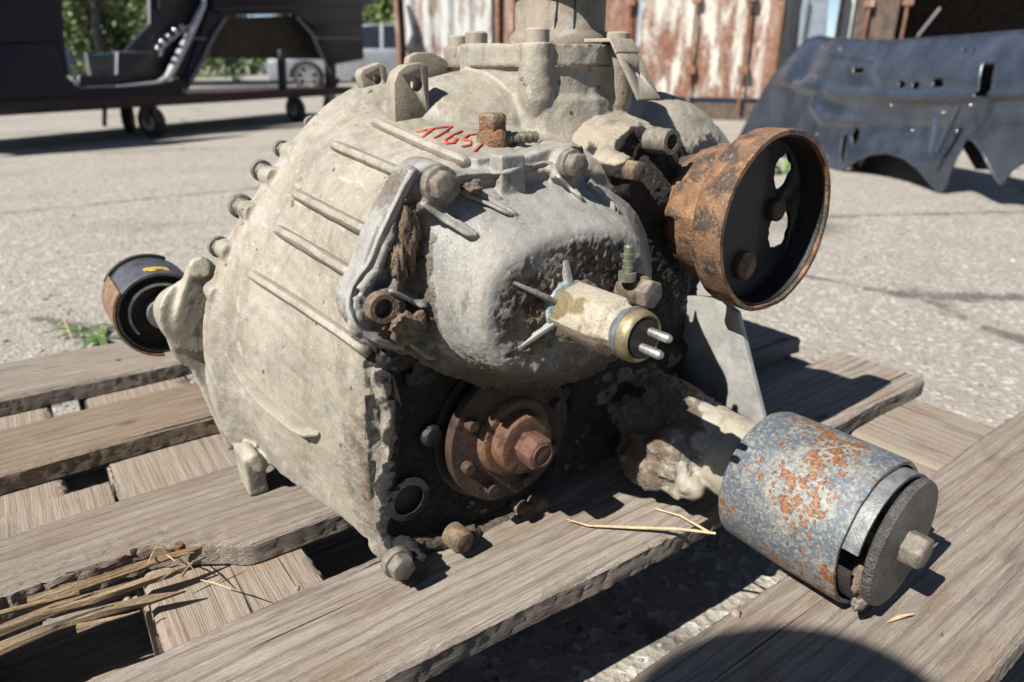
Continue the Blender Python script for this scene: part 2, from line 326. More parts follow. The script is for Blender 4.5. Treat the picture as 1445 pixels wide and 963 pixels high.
class S:
    """a bag of closed shapes"""
    def __init__(s): s.v = []; s.f = []
    def add(s, v, f):
        k = len(s.v); s.v += [Vector(p) for p in v]; s.f += [[i + k for i in q] for q in f]; return s
    def merge(s, o): return s.add(o.v, o.f)
    def box(s, lo, hi):
        x0, y0, z0 = lo; x1, y1, z1 = hi
        return s.add([(x0, y0, z0), (x1, y0, z0), (x1, y1, z0), (x0, y1, z0), (x0, y0, z1), (x1, y0, z1), (x1, y1, z1), (x0, y1, z1)],
                     [(0, 3, 2, 1), (4, 5, 6, 7), (0, 1, 5, 4), (1, 2, 6, 5), (2, 3, 7, 6), (3, 0, 4, 7)])
    def loft(s, rings, cap=True):
        n = len(rings[0]); v = [p for r in rings for p in r]; f = []
        for k in range(len(rings) - 1):
            for i in range(n):
                a = k * n + i; b = k * n + (i + 1) % n; f.append((a, b, b + n, a + n))
        if cap: f.append(tuple(range(n - 1, -1, -1))); f.append(tuple(range((len(rings) - 1) * n, len(rings) * n)))
        return s.add(v, f)
    def prism(s, pts, off):
        """extrude a planar outline by the vector off"""
        off = Vector(off); return s.loft([[Vector(p) for p in pts], [Vector(p) + off for p in pts]])
    def tube(s, path, rad, n=10, cap=True):
        P = [Vector(p) for p in path]; rings = []; up = None
        for i, p in enumerate(P):
            t = (P[min(i + 1, len(P) - 1)] - P[max(i - 1, 0)]).normalized()
            if up is None: up = t.orthogonal().normalized()
            up = (up - t * up.dot(t)).normalized(); w = t.cross(up)
            r = rad[i] if isinstance(rad, (list, tuple)) else rad
            rings.append([p + up * (r * math.cos(2 * math.pi * k / n)) + w * (r * math.sin(2 * math.pi * k / n)) for k in range(n)])
        return s.loft(rings, cap)
    def lathe(s, c, ax, prof, n=32, phase=0.0, close=False):
        """prof: (distance along the axis, radius); ax a unit vector"""
        c = Vector(c); ax = Vector(ax).normalized(); u = ax.orthogonal().normalized() if abs(ax.z) > .9 else Vector((0, 0, 1)); u = (u - ax * u.dot(ax)).normalized(); w = ax.cross(u)
        rings = [[c + ax * h + u * (r * math.cos(phase + 2 * math.pi * k / n)) + w * (r * math.sin(phase + 2 * math.pi * k / n)) for k in range(n)] for h, r in prof]
        if close: rings.append(rings[0]); return s.loft(rings, False)
        return s.loft(rings)
    def ball(s, c, r, n=16, m=10):
        c = Vector(c); r = Vector(r) if not isinstance(r, (int, float)) else Vector((r, r, r)); rings = []
        for j in range(m + 1):
            a = math.pi * (j + .02) / (m + .04); rings.append([c + Vector((r.x * math.sin(a) * math.cos(2 * math.pi * k / n), r.y * math.sin(a) * math.sin(2 * math.pi * k / n), r.z * math.cos(a))) for k in range(n)])
        return s.loft(rings)
    def mesh(s, name):
        me = mesh_from(name, s.v, s.f); fixn(me); return me
    def obj(s, name, mat, parent=None, smooth=35, bevel=0, sub=0, origin=None):
        me = s.mesh(name)
        if bevel or sub:
            me = apply_mods(me, ([('BEVEL', dict(width=bevel, segments=2, limit_method='ANGLE', angle_limit=R_(38)))] if bevel else []) + ([('SUBSURF', dict(levels=sub))] if sub else []))
            me.name = name
        return link(name, me, mat, parent, smooth, origin)

def apply_mods(me, mods):
    o = bpy.data.objects.new('tmp', me); COL.objects.link(o)
    for k, kw in mods:
        md = o.modifiers.new(k, k)
        for a, b in kw.items(): setattr(md, a, b)
    dg = bpy.context.evaluated_depsgraph_get(); ev = o.evaluated_get(dg)
    out = bpy.data.meshes.new_from_object(ev); bpy.data.objects.remove(o); bpy.data.meshes.remove(me); return out

def vnoise(P, scale, octaves=4, rough=.55, seed=0):
    """fractal value noise on an (n,3) array, about -1..1"""
    out = np.zeros(len(P)); amp = 1; tot = 0; q = P * scale
    rs = np.random.default_rng(seed + 11); tab = rs.random(4096) * 2 - 1
    for o in range(octaves):
        i = np.floor(q).astype(np.int64); f = q - i; f = f * f * (3 - 2 * f); r = 0
        for dx in (0, 1):
            for dy in (0, 1):
                for dz in (0, 1):
                    h = ((i[:, 0] + dx) * 73856093 ^ (i[:, 1] + dy) * 19349663 ^ (i[:, 2] + dz) * 83492791 ^ (o * 2654435)) & 4095
                    w = (f[:, 0] if dx else 1 - f[:, 0]) * (f[:, 1] if dy else 1 - f[:, 1]) * (f[:, 2] if dz else 1 - f[:, 2]); r = r + tab[h] * w
        out += amp * r; tot += amp; amp *= rough; q = q * 2.03 + 17.1
    return out / tot * 1.6
def sm(x, a, b):
    t = np.clip((x - a) / (b - a), 0, 1); return t * t * (3 - 2 * t)

def casting(name, shape, mat, parent, voxel=.0022, smooth=6, rough=.0006, masks=None, lumps=(.004, .0035), origin=None, post=None):
    """unite overlapping solids into one casting with soft fillets, then roughen it and mark grease and mud"""
    me = shape.mesh(name)
    me = apply_mods(me, [('REMESH', dict(mode='VOXEL', voxel_size=voxel, use_smooth_shade=True)), ('SMOOTH', dict(factor=.5, iterations=smooth))])
    me.name = name
    n = len(me.vertices); co = np.empty(n * 3); me.vertices.foreach_get('co', co); co = co.reshape(-1, 3)
    no = np.empty(n * 3); me.vertex_normals.foreach_get('vector', no); no = no.reshape(-1, 3)
    d = vnoise(co, 28, 3, .5, 1) * rough * 2.2 + vnoise(co, 140, 3, .6, 2) * rough
    oil_shade = np.zeros(n); soil = np.zeros(n)
    if masks:
        oil_shade, soil = masks(co, no); oil_shade = np.clip(oil_shade, 0, 1); soil = np.clip(soil, 0, 1)
        d = d + np.maximum(oil_shade, 0) * lumps[0] * (np.abs(vnoise(co, 95, 4, .65, 5)) + .4 * vnoise(co, 300, 3, .6, 6)) + soil * lumps[1] * (np.abs(vnoise(co, 130, 4, .65, 7)) + .5 * vnoise(co, 380, 3, .6, 9))
    co = co + no * d[:, None]
    if post is not None: co = post(co, no)
    me.vertices.foreach_set('co', co.ravel())
    for an, av in (('oil', oil_shade), ('soil', soil)):
        a = me.attributes.new(an, 'FLOAT', 'POINT'); a.data.foreach_set('value', av.astype(np.float32))
    me.update()
    bm = bmesh.new(); bm.from_mesh(me); tree = BVHTree.FromBMesh(bm); bm.free()
    o = link(name, me, mat, parent, 180, origin); o_tree[o.name] = tree
    return o, tree
o_tree = {}
def hit(tree, px, py):
    r = ray(px, py).normalized(); loc, nor, i, d = tree.ray_cast(CAM, r)
    return (loc, nor) if loc is not None else (None, None)
def smooth_closed(P, n=72, it=3):
    """Chaikin then even resampling of a closed outline"""
    for _ in range(it):
        Q = []
        for i in range(len(P)):
            a, b = P[i], P[(i + 1) % len(P)]; Q += [a * .75 + b * .25, a * .25 + b * .75]
        P = Q
    return resample(P, n, True)
def resample(P, n, closed=False):
    Q = list(P) + ([P[0]] if closed else []); L = [0]
    for a, b in zip(Q, Q[1:]): L.append(L[-1] + (b - a).length)
    out = []; k = 0
    for i in range(n):
        t = L[-1] * i / (n if closed else n - 1)
        while k < len(L) - 2 and L[k + 1] < t: k += 1
        f = (t - L[k]) / max(L[k + 1] - L[k], 1e-9); out.append(Q[k].lerp(Q[k + 1], min(f, 1)))
    return out
NY = Vector((0, -1, 0)); UP = Vector((0, 0, 1))
def blob(rx, ry, rz, seed, sub=3, amp=.35, scale=60.):
    """a lump of clay at the origin"""
    bm = bmesh.new(); bmesh.ops.create_icosphere(bm, subdivisions=sub, radius=1)
    co = np.array([v.co[:] for v in bm.verts]); d = 1 + amp * vnoise(co + seed * 3.1, 1.6, 4, .65, seed)
    co = co * d[:, None] * np.array([rx, ry, rz]); fs = [[v.index for v in f.verts] for f in bm.faces]; bm.free()
    return [Vector(p) for p in co], fs
def hexbolt(c, ax, r, h, washer=0.0, phase=0.3):
    s = S()
    if washer: s.lathe(c, ax, [(-.004, washer), (washer * .18, washer), (washer * .22, washer * .93)], 24)
    s.lathe(c, ax, [(-.006, r * 1.02), (h * .86, r), (h, r * .88)], 6, phase)
    return s

# ================================================================== the yard: ground, hedge, containers
s = S(); N = 90
def gz(x, y): return 0.0
g0 = [-900, -300, -100, -40, -15, -6, -2, 0, 2, 6, 15, 40, 100, 300, 900]
vv = [Vector((x, y, 0)) for y in g0 for x in g0]; n_ = len(g0)
ff = [(j * n_ + i, j * n_ + i + 1, (j + 1) * n_ + i + 1, (j + 1) * n_ + i) for j in range(n_ - 1) for i in range(n_ - 1)]
ground = link('asphalt_ground', mesh_from('asphalt_ground', vv, ff), 'ground'); ground['kind'] = 'structure'

# loose stones on the ground near the pallet
bm = bmesh.new(); bmesh.ops.create_icosphere(bm, subdivisions=1, radius=1); ico = np.array([v.co[:] for v in bm.verts]); icf = [[v.index for v in f.verts] for f in bm.faces]; bm.free()
st = S(); pts = []
for _ in range(9000):
    if random.random() < .45: x, y = random.uniform(-.35, .4), random.uniform(.1, 1.3)
    else:
        f = .9 + 4.2 * random.random() ** 1.3; p = yard(random.uniform(-.9, .9) * f, f); x, y = p.x, p.y
    r = random.choice([.0012, .0016, .002, .002, .003, .004]) * random.uniform(.7, 1.3)
    if random.random() < .015: r *= 1.9
    pts.append((x, y, r))
V = []; F = []
for k, (x, y, r) in enumerate(pts):
    sc = np.array([r * random.uniform(.8, 1.5), r * random.uniform(.8, 1.5), r * random.uniform(.4, .8)]); a = random.random() * 6.3
    q = ico * (1 + .25 * RNG.standard_normal(len(ico))[:, None]) * sc; c_, s_ = math.cos(a), math.sin(a)
    q = np.stack([q[:, 0] * c_ - q[:, 1] * s_ + x, q[:, 0] * s_ + q[:, 1] * c_ + y, q[:, 2] + r * .2], 1); b = len(ico) * k
    V.append(q); F += [[i + b for i in t] for t in icf]
pb = link('pebbles', mesh_from('pebbles', np.concatenate(V), F), 'pebble', None, 60); pb['kind'] = 'stuff'

def ycoord(o, r, f, z=0.0, yaw=0.0):
    o.location = yard(r, f, z); o.rotation_euler = (0, 0, YAW - math.pi / 2 + yaw)
def Yp(p): return RGT * p[0] + FWD * p[1] + Vector((0, 0, p[2]))

# containers: each a frame, corrugated or door panels, lock rods
def corr(x0, x1, z0, z1, f, pitch, depth, place):
    """corrugated steel wall between x0 and x1"""
    s = S(); pr = []; x = x0
    while x < x1:
        for a, d in ((0, 0), (.32, 0), (.5, 1), (.82, 1)):
            xx = x + a * pitch
            if xx < x1: pr.append((xx, f + d * depth))
        x += pitch
    pr.append((x1, f)); k = len(pr)
    v = [place((a, b, z0)) for a, b in pr] + [place((a, b, z1)) for a, b in pr] + [place((a, b + .004, z0)) for a, b in pr] + [place((a, b + .004, z1)) for a, b in pr]
    fc = []
    for i in range(k - 1):
        fc += [(i, i + 1, k + i + 1, k + i), (2 * k + i + 1, 2 * k + i, 3 * k + i, 3 * k + i + 1), (i, 2 * k + i, 2 * k + i + 1, i + 1), (k + i, k + i + 1, 3 * k + i + 1, 3 * k + i)]
    s.add(v, fc); return s
def pbox(s, place, lo, hi):
    x0, y0, z0 = lo; x1, y1, z1 = hi
    return s.add([place(p) for p in [(x0, y0, z0), (x1, y0, z0), (x1, y1, z0), (x0, y1, z0), (x0, y0, z1), (x1, y0, z1), (x1, y1, z1), (x0, y1, z1)]],
                 [(0, 3, 2, 1), (4, 5, 6, 7), (0, 1, 5, 4), (1, 2, 6, 5), (2, 3, 7, 6), (3, 0, 4, 7)])
def place_at(p0, yaw):
    c, s_ = math.cos(yaw), math.sin(yaw)
    def f(p): x, y = p[0] * c - p[1] * s_, p[0] * s_ + p[1] * c; return Yp((p0[0] + x, p0[1] + y, p[2]))
    return f
def container(p0, yaw, L, kind, label, matw, matf, depth=5.0, rods=(), doors=None, beamz=.17, post=.12):
    pl = place_at(p0, yaw); root = empty('shipping_container', pl((L / 2, 0, 0)), label, 'container', 'containers behind the gearbox')
    s = S(); pbox(s, pl, (0, .03, 0), (L, .20, beamz)); s.obj('bottom_beam', 'grime_iron', root)
    for x in (0, L - .12):
        s = S(); pbox(s, pl, (x if x == 0 else L - post, -.01, beamz), ((x if x == 0 else L - post) + post, .16, 2.5)); s.obj('corner_post', matf, root)
    s = S(); pbox(s, pl, (0, 0, 2.5), (L, .18, 2.62)); s.obj('top_beam', matf, root)
    s = S(); pbox(s, pl, (0.02, .20, 2.5), (L - .02, depth, 2.6)); s.obj('roof', matw, root)
    for x in (0.01, L - .06):
        s = S(); pbox(s, pl, (x, .16, .1), (x + .05, depth, 2.5)); s.obj('side_wall', matw, root)
    if kind == 'corr': corr(.12, L - .12, beamz, 2.5, .03, .28, .05, pl).obj('corrugated_wall', matw, root, 30)
    if doors:
        for a, b, mt in doors:
            d = corr(a, b, beamz + .05, 2.48, .02, (b - a) / 2.0, .03, pl).obj('door_panel', mt, root, 30)
    for x in rods:
        r = S().tube([pl((x, -.035, .12)), pl((x, -.035, 2.5))], .017, 10).obj('lock_rod', matf, root, 40)
        for z in (.45, 1.1, 1.9):
            b = S(); pbox(b, pl, (x - .05, -.06, z), (x + .05, .03, z + .07)); b.obj('rod_bracket', matf, r)
    return root
pa = AF(556, 0, 9.3); pr_ = lambda p: (p.dot(RGT), p.dot(FWD))
A0 = pr_(AF(556, 0, 9.3)); A1 = pr_(AF(704, 0, 8.6))
yawA = math.atan2(A1[1] - A0[1], A1[0] - A0[0]); LA = math.hypot(A1[0] - A0[0], A1[1] - A0[1])
container(A0, yawA, LA, 'corr', 'white corrugated container with rust streaks at left', 'cont_w', 'cont_b', 4, post=.055)
B0 = pr_(AF(712, 0, 8.5)); B1 = pr_(AF(1108, 0, 7.2))
yawB = math.atan2(B1[1] - B0[1], B1[0] - B0[0]); LB = math.hypot(B1[0] - B0[0], B1[1] - B0[1]); q = LB / 396.0
container(B0, yawB, LB, 'door', 'white container whose doors peel away to brown rust', 'cont_w', 'cont_b', 4,
          rods=[(760 - 712) * q, (998 - 712) * q, (1067 - 712) * q, (908 - 712) * q], doors=[(.12, 206 * q, 'cont_b'), (210 * q, LB - .12, 'cont_r')])
# third container, open and dark inside, with rusty rods
C0 = pr_(AF(1186, 0, 8.2)); C1 = pr_(AF(1560, 0, 6.9)); yawC = math.atan2(C1[1] - C0[1], C1[0] - C0[0]); LC = math.hypot(C1[0] - C0[0], C1[1] - C0[1]); q = LC / 374.
cc = container(C0, yawC, LC, 'open', 'dark open container with rusty lock rods at right', 'navy', 'cont_b', 3.2, rods=[50 * q, 110 * q])
plC = place_at(C0, yawC)
s = S(); pbox(s, plC, (0, 3.0, .1), (LC, 3.1, 2.5)); s.obj('back_wall', 'grime_iron', cc)
s = S(); pbox(s, plC, (10 * q, -.02, .17), (26 * q, .12, 2.5)); s.obj('door_edge', 'cont_w', cc)
s = S(); pbox(s, plC, (26 * q, .03, .17), (96 * q, .06, 2.45)); s.obj('door_panel', 'grime_iron', cc)
# pale car door pillar standing between the containers
r0 = empty('loose_door_pillar', GR(1145, 150), 'pale blue sheet metal pillar between the containers', 'car part')
p = [AF(1128, 60, 7.0), AF(1132, 15, 7.0), AF(1140, -30, 7.0), AF(1172, -30, 7.0), AF(1166, 60, 7.0), AF(1160, 150, 7.0), AF(1122, 150, 7.0)]
S().prism(p, FWD * .05).obj('outer_skin', simple('pale_blue_metal', (.42, .48, .54), .35, .3, .2, 8, 0), r0, 30, bevel=.01)
S().tube([AF(1131, 150, 6.97), AF(1134, 55, 6.97), AF(1143, 0, 6.97)], .008, 8).obj('rubber_seal', 'rubber', r0)
s = S(); s.tube([GR(1250, 175) + UP * .02, AF(1296, 50, 6.2), AF(1326, 12, 6.4)], .012, 8); tag(s.obj('metal_pole', 'steelgrey'), 'thin grey pole leaning against the dark container', 'pole')
# scrap under the roof at the far right edge
r0 = empty('scrap_pile', yard(4.1, 6.2), 'heap of dark scrap panels at the right edge', 'scrap')
for k in range(7):
    a, b = random.uniform(3.5, 4.9), random.uniform(5.9, 6.6); w = random.uniform(.25, .5)
    s = S().prism([Yp((a, b, .02)), Yp((a + w, b + .2, .05)), Yp((a + w * .8, b + .35, .55 + .2 * random.random())), Yp((a + .05, b + .2, .5))], FWD * .03)
    s.obj('scrap_panel', random.choice(['navy', 'grime_iron', 'steelgrey']), r0, 30, bevel=.006)

# far left: hedge, trees, cars, person, white tarpaulin hall
def leaves(name, mat, parent, clumps, n, size, seed=1, kind=None):
    rs = np.random.default_rng(seed); V = []; w = np.array([c[3] ** 2 for c in clumps]); w = w / w.sum(); idx = rs.choice(len(clumps), n, p=w)
    c = np.array([[*cc[:3]] for cc in clumps])[idx]; rad = np.array([cc[3] for cc in clumps])[idx]; hang = np.array([cc[4] for cc in clumps])[idx]
    d = rs.standard_normal((n, 3)); d /= np.linalg.norm(d, axis=1)[:, None]; d *= (rs.random(n) ** .4)[:, None]
    p = c + d * np.stack([rad, rad, rad * hang], 1)
    a = rs.standard_normal((n, 3)); a /= np.linalg.norm(a, axis=1)[:, None]; b = np.cross(a, rs.standard_normal((n, 3))); b /= np.linalg.norm(b, axis=1)[:, None]
    sz = size * (.6 + .8 * rs.random(n))[:, None]
    V = np.stack([p - a * sz, p + b * sz * .55, p + a * sz, p - b * sz * .55], 1).reshape(-1, 3)
    F = [(4 * i, 4 * i + 1, 4 * i + 2, 4 * i + 3) for i in range(n)]
    return link(name, mesh_from(name, V, F), mat, parent)
def tree(px, f, h, label, seed):
    base = AF(px, 100, f); base.z = 0; rs = random.Random(seed); root = empty('birch_tree', base, label, 'tree', 'birches beyond the yard')
    path = [base + Vector((rs.uniform(-.2, .2) * k, rs.uniform(-.2, .2) * k, h * .95 * k / 6)) for k in range(7)]
    t = S().tube(path, [.15 - .02 * k for k in range(7)], 10)
    cl = []
    for k in range(26):
        z = h * rs.uniform(.22, .95); a = rs.uniform(0, 6.3); L = (h - z) * .28 + rs.uniform(.9, 1.9); b0 = path[min(6, int(z / h * 6))] * 1.0; b0.z = z * .92
        e = base + Vector((math.cos(a) * L, math.sin(a) * L, z + rs.uniform(-.3, .8))); t.tube([b0, b0.lerp(e, .5) + UP * .25, e], [.07, .045, .015], 6)
        cl.append((e.x, e.y, e.z - .5, rs.uniform(.55, 1.0), 1.9)); cl.append((e.x * 1.0, e.y, e.z - 1.8, rs.uniform(.3, .5), 3.6)); mid = b0.lerp(e, .6); cl.append((mid.x, mid.y, mid.z - .2, .55, 1.5))
    t.obj('trunk', 'bark', root, 60, origin=base); leaves('crown', 'leaf', root, cl, 26000, .11, seed)
tree(150, 24, 9.5, 'tall birch with hanging foliage seen through the door opening', 3)
tree(70, 27, 9, 'birch left of the tallest one, partly cut by the frame', 5)
tree(222, 30, 9, 'birch right of the tallest one behind the car shell', 8)
tree(500, 34, 7.5, 'small far birch beside the white tarpaulin hall', 9)
cl = []
for k in range(150):
    r = -36 + k * .42; cl.append((*Yp((r, 62 + random.uniform(-1, 1), random.uniform(.5, 1.9)))[:], random.uniform(.8, 1.3), 1.0))
hd = leaves('far_hedge', 'leaf', None, cl, 16000, .2, 12); tag(hd, None, None, None, 'stuff')
gc = [(*Yp((random.uniform(-26, -19), random.uniform(44, 50), .1))[:], 1.2, .12) for _ in range(40)]
gv = leaves('grass_verge', 'weed', None, gc, 6000, .10, 14); gv['kind'] = 'stuff'

# white hall roof at the left of the containers
root = empty('tarpaulin_hall', yard(-10.8, 60), 'white tarpaulin hall with pitched roof far behind the van', 'building')
a, b, c = AF(508, 42, 60), AF(546, -8, 60), AF(590, 36, 60)
lo, hi = a.copy(), c.copy(); lo.z = 0; hi.z = 0
S().prism([lo, a, b, c, hi], FWD * 12).obj('tarpaulin_cover', 'whitewall', root)
for p_ in (a, c):
    q_ = p_.copy(); q_.z = 0; S().tube([q_, p_], .05, 8).obj('frame_post', 'steelgrey', root)

def car(r, f, yaw, L, W, H, paint, label, van=False, rearlamp=.95, group=None):
    """side profile lofted across the width with tumblehome, glass, lamps, wheels"""
    pl = place_at((r, f), yaw); root = empty('parked_car', pl((0, 0, 0)), label, 'car', group)
    if van: prof = [(0, .35), (0, .9), (.12, 1.0), (.25, H - .08), (.5, H), (.72, H), (.80, H - .12), (.87, .95), (.985, .85), (1, .6), (1, .35)]
    else: prof = [(0, .38), (0, .75), (.02, .92), (.10, .98), (.22, H - .05), (.40, H), (.55, H - .03), (.70, .93), (.95, .76), (1, .6), (1, .36)]
    prof = [(x * L if x <= 1 else x, z) for x, z in prof]
    # wheel arches are cut into the lower line
    xr, xf = L * .2, L * .8; low = []
    for xc in (xf, xr):
        low += [(xc + .40 * math.cos(t), .30 + .40 * math.sin(t)) for t in np.linspace(.0, math.pi, 9)]
    outline = prof + [(L * .985, .26)] + low + [(L * .015, .26)]
    rings = []
    for v in np.linspace(-1, 1, 7):
        ins = .0 if abs(v) < 1 else 0.03
        rings.append([Vector(pl((x - L / 2, v * W / 2 * (1 - .20 * max(0, z - .85) / (H - .85)), z - ins * (z > .5)))) for x, z in outline])
    S().loft(rings).obj('body', paint, root, 30, bevel=.02)
    for sd in (-1, 1):
        def side(pts): return [Vector(pl((x * L - L / 2, sd * (W / 2 * (1 - .20 * max(0, z - .85) / (H - .85)) + .004), z))) for x, z in pts]
        for pts in ([(.14, .97), (.25, H - .09), (.41, H - .05), (.41, .93)], [(.43, .93), (.43, H - .05), (.55, H - .08), (.68, .94)]):
            S().prism(side(pts), RGT * (.004 * sd * math.sin(yaw)) + FWD * (.006 * sd)).obj('window', 'glass', root)
        S().prism(side([(.935, .62), (.93, .74), (.985, .70), (.99, .60)]), FWD * (.02 * sd)).obj('headlight', 'lampw', root, bevel=.006)
        for xc in (xf, xr):
            ax = (Vector(pl((0, sd, 0))) - Vector(pl((0, 0, 0)))).normalized(); c0 = Vector(pl((xc - L / 2, sd * (W / 2 - .22), .33)))
            w = S().lathe(c0, ax, [(0, .20), (0, .31), (.03, .33), (.17, .33), (.20, .31), (.20, .235), (.12, .22)], 28, close=True).obj('tyre', 'tyre', root, 40)
            rim = S().lathe(c0, ax, [(.10, .235), (.195, .24), (.195, .215), (.13, .20)], 28, close=True); rim.lathe(c0, ax, [(.10, .05), (.17, .05), (.175, .03)], 14)
            up = UP; w_ = ax.cross(up)
            for k in range(7):
                t = 2 * math.pi * k / 7; dr = up * math.cos(t) + w_ * math.sin(t); tn = ax.cross(dr)
                a_ = c0 + ax * .15; rim.prism([a_ + dr * .03 - tn * .032, a_ + dr * .03 + tn * .032, a_ + dr * .222 + tn * .022, a_ + dr * .222 - tn * .022], ax * .02)
            rim.obj('rim', 'chrome', w, 30)
        # rear lamp
        zz = rearlamp; bx = S(); y0 = sd * W / 2 * .86
        bx.add([pl((-L / 2 - .012 + dx, y0 - sd * dy, zz + dz)) for dx, dy, dz in [(0, 0, -.12), (0, .22, -.12), (.1, .22, -.12), (.1, 0, -.12), (0.0, 0, .12), (0.0, .22, .12), (.1, .22, .12), (.1, 0, .12)]],
               [(0, 3, 2, 1), (4, 5, 6, 7), (0, 1, 5, 4), (1, 2, 6, 5), (2, 3, 7, 6), (3, 0, 4, 7)]); bx.obj('tail_light', 'lampr', root, bevel=.01)
    xw = .0 if van else .1
    rw = [pl((-L / 2 + (.03 if van else .13) * 1 * L * (.4 if van else .8) - .02, -W * .36, 1.03 if van else 1.0)), pl((-L / 2 + (.03 if van else .13) * L * (.4 if van else .8) - .02, W * .36, 1.03 if van else 1.0)),
          pl((-L / 2 + .22 * L - .02, W * .31, H - .1)), pl((-L / 2 + .22 * L - .02, -W * .31, H - .1))]
    S().prism([Vector(p) for p in rw], UP * .012).obj('rear_window', 'glass', root)
    ws = [pl((L * .205, -W * .37, .95)), pl((L * .205, W * .37, .95)), pl((L * .06, W * .32, H - .06)), pl((L * .06, -W * .32, H - .06))]
    S().prism([Vector(p) for p in ws], UP * .012).obj('windscreen', 'glass', root)
    return root
c0 = GR(437, 131)
car(c0.dot(RGT) + 1.3, c0.dot(FWD) + 1.0, math.pi, 4.5, 1.8, 1.45, 'silver', 'silver car seen below the wheel arch of the shell')
c0 = AF(540, 60, 20)
c0 = AF(541, 60, 36); car(c0.dot(RGT), 38, math.pi / 2, 4.4, 1.50, 2.75, 'navy', 'dark van with red tail lights beside the white container', True, 2.15)
c0 = AF(110, 95, 26)
car(c0.dot(RGT), 27, 2.6, 4.4, 1.8, 1.45, 'navy', 'dark car parked beneath the birches, seen through door opening')
# person in a lime vest, far away behind the silver car
pb_ = AF(321, 92, 42); pb_.z = 0
root = empty('person', pb_, 'distant person standing in a lime safety vest and dark trousers', 'person')
def skin(name, J, E_, mat, sub=1):
    me = bpy.data.meshes.new(name); me.from_pydata([pb_ + RGT * a + FWD * b + UP * c for a, b, c, r in J], E_, []); o = bpy.data.objects.new('t', me); COL.objects.link(o)
    md = o.modifiers.new('s', 'SKIN'); 
    for i, (a, b, c, r) in enumerate(J): me.skin_vertices[0].data[i].radius = (r, r * .75)
    me.skin_vertices[0].data[0].use_root = True; o.modifiers.new('u', 'SUBSURF').levels = sub
    ev = o.evaluated_get(bpy.context.evaluated_depsgraph_get()); out = bpy.data.meshes.new_from_object(ev); bpy.data.objects.remove(o); out.name = name; return link(name, out, mat, root, 180)
me = None
J = [(0, 0, .93, .16), (0, 0, 1.15, .15), (0, 0, 1.38, .17), (0, 0, 1.5, .06), (0, 0, 1.62, .10), (0, 0, 1.70, .09), (.10, 0, .88, .10), (.12, .02, .48, .065), (.13, 0, .07, .045), (.13, -.14, .03, .04), (-.10, 0, .88, .10), (-.12, .02, .48, .065), (-.13, 0, .07, .045), (-.13, -.14, .03, .04),
     (.22, 0, 1.40, .06), (.27, .02, 1.12, .045), (.25, -.10, .88, .035), (.25, -.13, .79, .03), (-.22, 0, 1.40, .06), (-.27, .02, 1.12, .045), (-.25, -.10, .88, .035), (-.25, -.13, .79, .03)]
E_ = [(0, 1), (1, 2), (2, 3), (3, 4), (4, 5), (0, 6), (6, 7), (7, 8), (8, 9), (0, 10), (10, 11), (11, 12), (12, 13), (2, 14), (14, 15), (15, 16), (16, 17), (2, 18), (18, 19), (19, 20), (20, 21)]
bpy.context.view_layer.update()
def skin2(name, J, E_, mat):
    me = bpy.data.meshes.new(name); me.from_pydata([pb_ + RGT * a + FWD * b + UP * c for a, b, c, r in J], E_, []); o = bpy.data.objects.new('t', me); COL.objects.link(o)
    md = o.modifiers.new('s', 'SKIN')
    for i, j in enumerate(J): me.skin_vertices[0].data[i].radius = (j[3], j[3] * .8)
    me.skin_vertices[0].data[0].use_root = True; o.modifiers.new('u', 'SUBSURF').levels = 1
    ev = o.evaluated_get(bpy.context.evaluated_depsgraph_get()); out = bpy.data.meshes.new_from_object(ev); bpy.data.objects.remove(o); out.name = name
    return link(name, out, mat, root, 180)
skin2('body', J, E_, 'cloth')
skin2('safety_vest', [(0, 0, .95, .175), (0, 0, 1.2, .175), (0, 0, 1.43, .19)], [(0, 1), (1, 2)], 'hivis')
S().ball(pb_ + UP * 1.66 - FWD * .02, (.085, .085, .11)).obj('face', 'skin', root, 180)

# ================================================================== trolley with a car body shell
T1, T2 = GR(217, 195), GR(418, 172); Tn = (T2 - T1).cross(UP).normalized()
if Tn.dot(FWD) > 0: Tn = -Tn                       # points towards the lens
Tdir = (T2 - T1).normalized()
def TP(px, py, off=0.0): return on_plane(px, py, T1 + Tn * off, Tn)
tr = empty('steel_trolley', T1.lerp(T2, .5) * 1.0, 'low steel trolley on swivel casters carrying a car shell', 'trolley')
def bar(a, b, w, h, name, mat, parent, **k):
    d = (b - a).normalized(); s_ = d.cross(UP).normalized() * (w / 2); u = UP * (h / 2)
    return S().loft([[p + s_ + u, p - s_ + u, p - s_ - u, p + s_ - u] for p in (a, b)]).obj(name, mat, parent, bevel=.003, **k)
ra, rb = TP(-60, 155), TP(495, 129); zt = (ra.z + rb.z) / 2; ra.z = rb.z = TP(260, 141).z
bar(ra, rb, .05, .07, 'side_rail', 'railrust', tr)
off = -Tn * 1.1
bar(ra + off, rb + off, .05, .07, 'side_rail', 'railrust', tr)
for t in (.05, .42, .70, .985): a = ra.lerp(rb, t); bar(a + off, a, .05, .06, 'cross_rail', 'railrust', tr)
s = S().loft([[ra + off * k + Tdir * e + UP * z for k, e, z in ((-.02, 0, .03), (1.02, 0, .03), (1.02, 0, .045), (-.02, 0, .045))] for e in (0,)] + [[rb + off * k + UP * z for k, z in ((-.02, .03), (1.02, .03), (1.02, .045), (-.02, .045))]])
s.obj('floor_sheet', 'railrust', tr)  # added sheet that makes the trolley cast a solid shadow
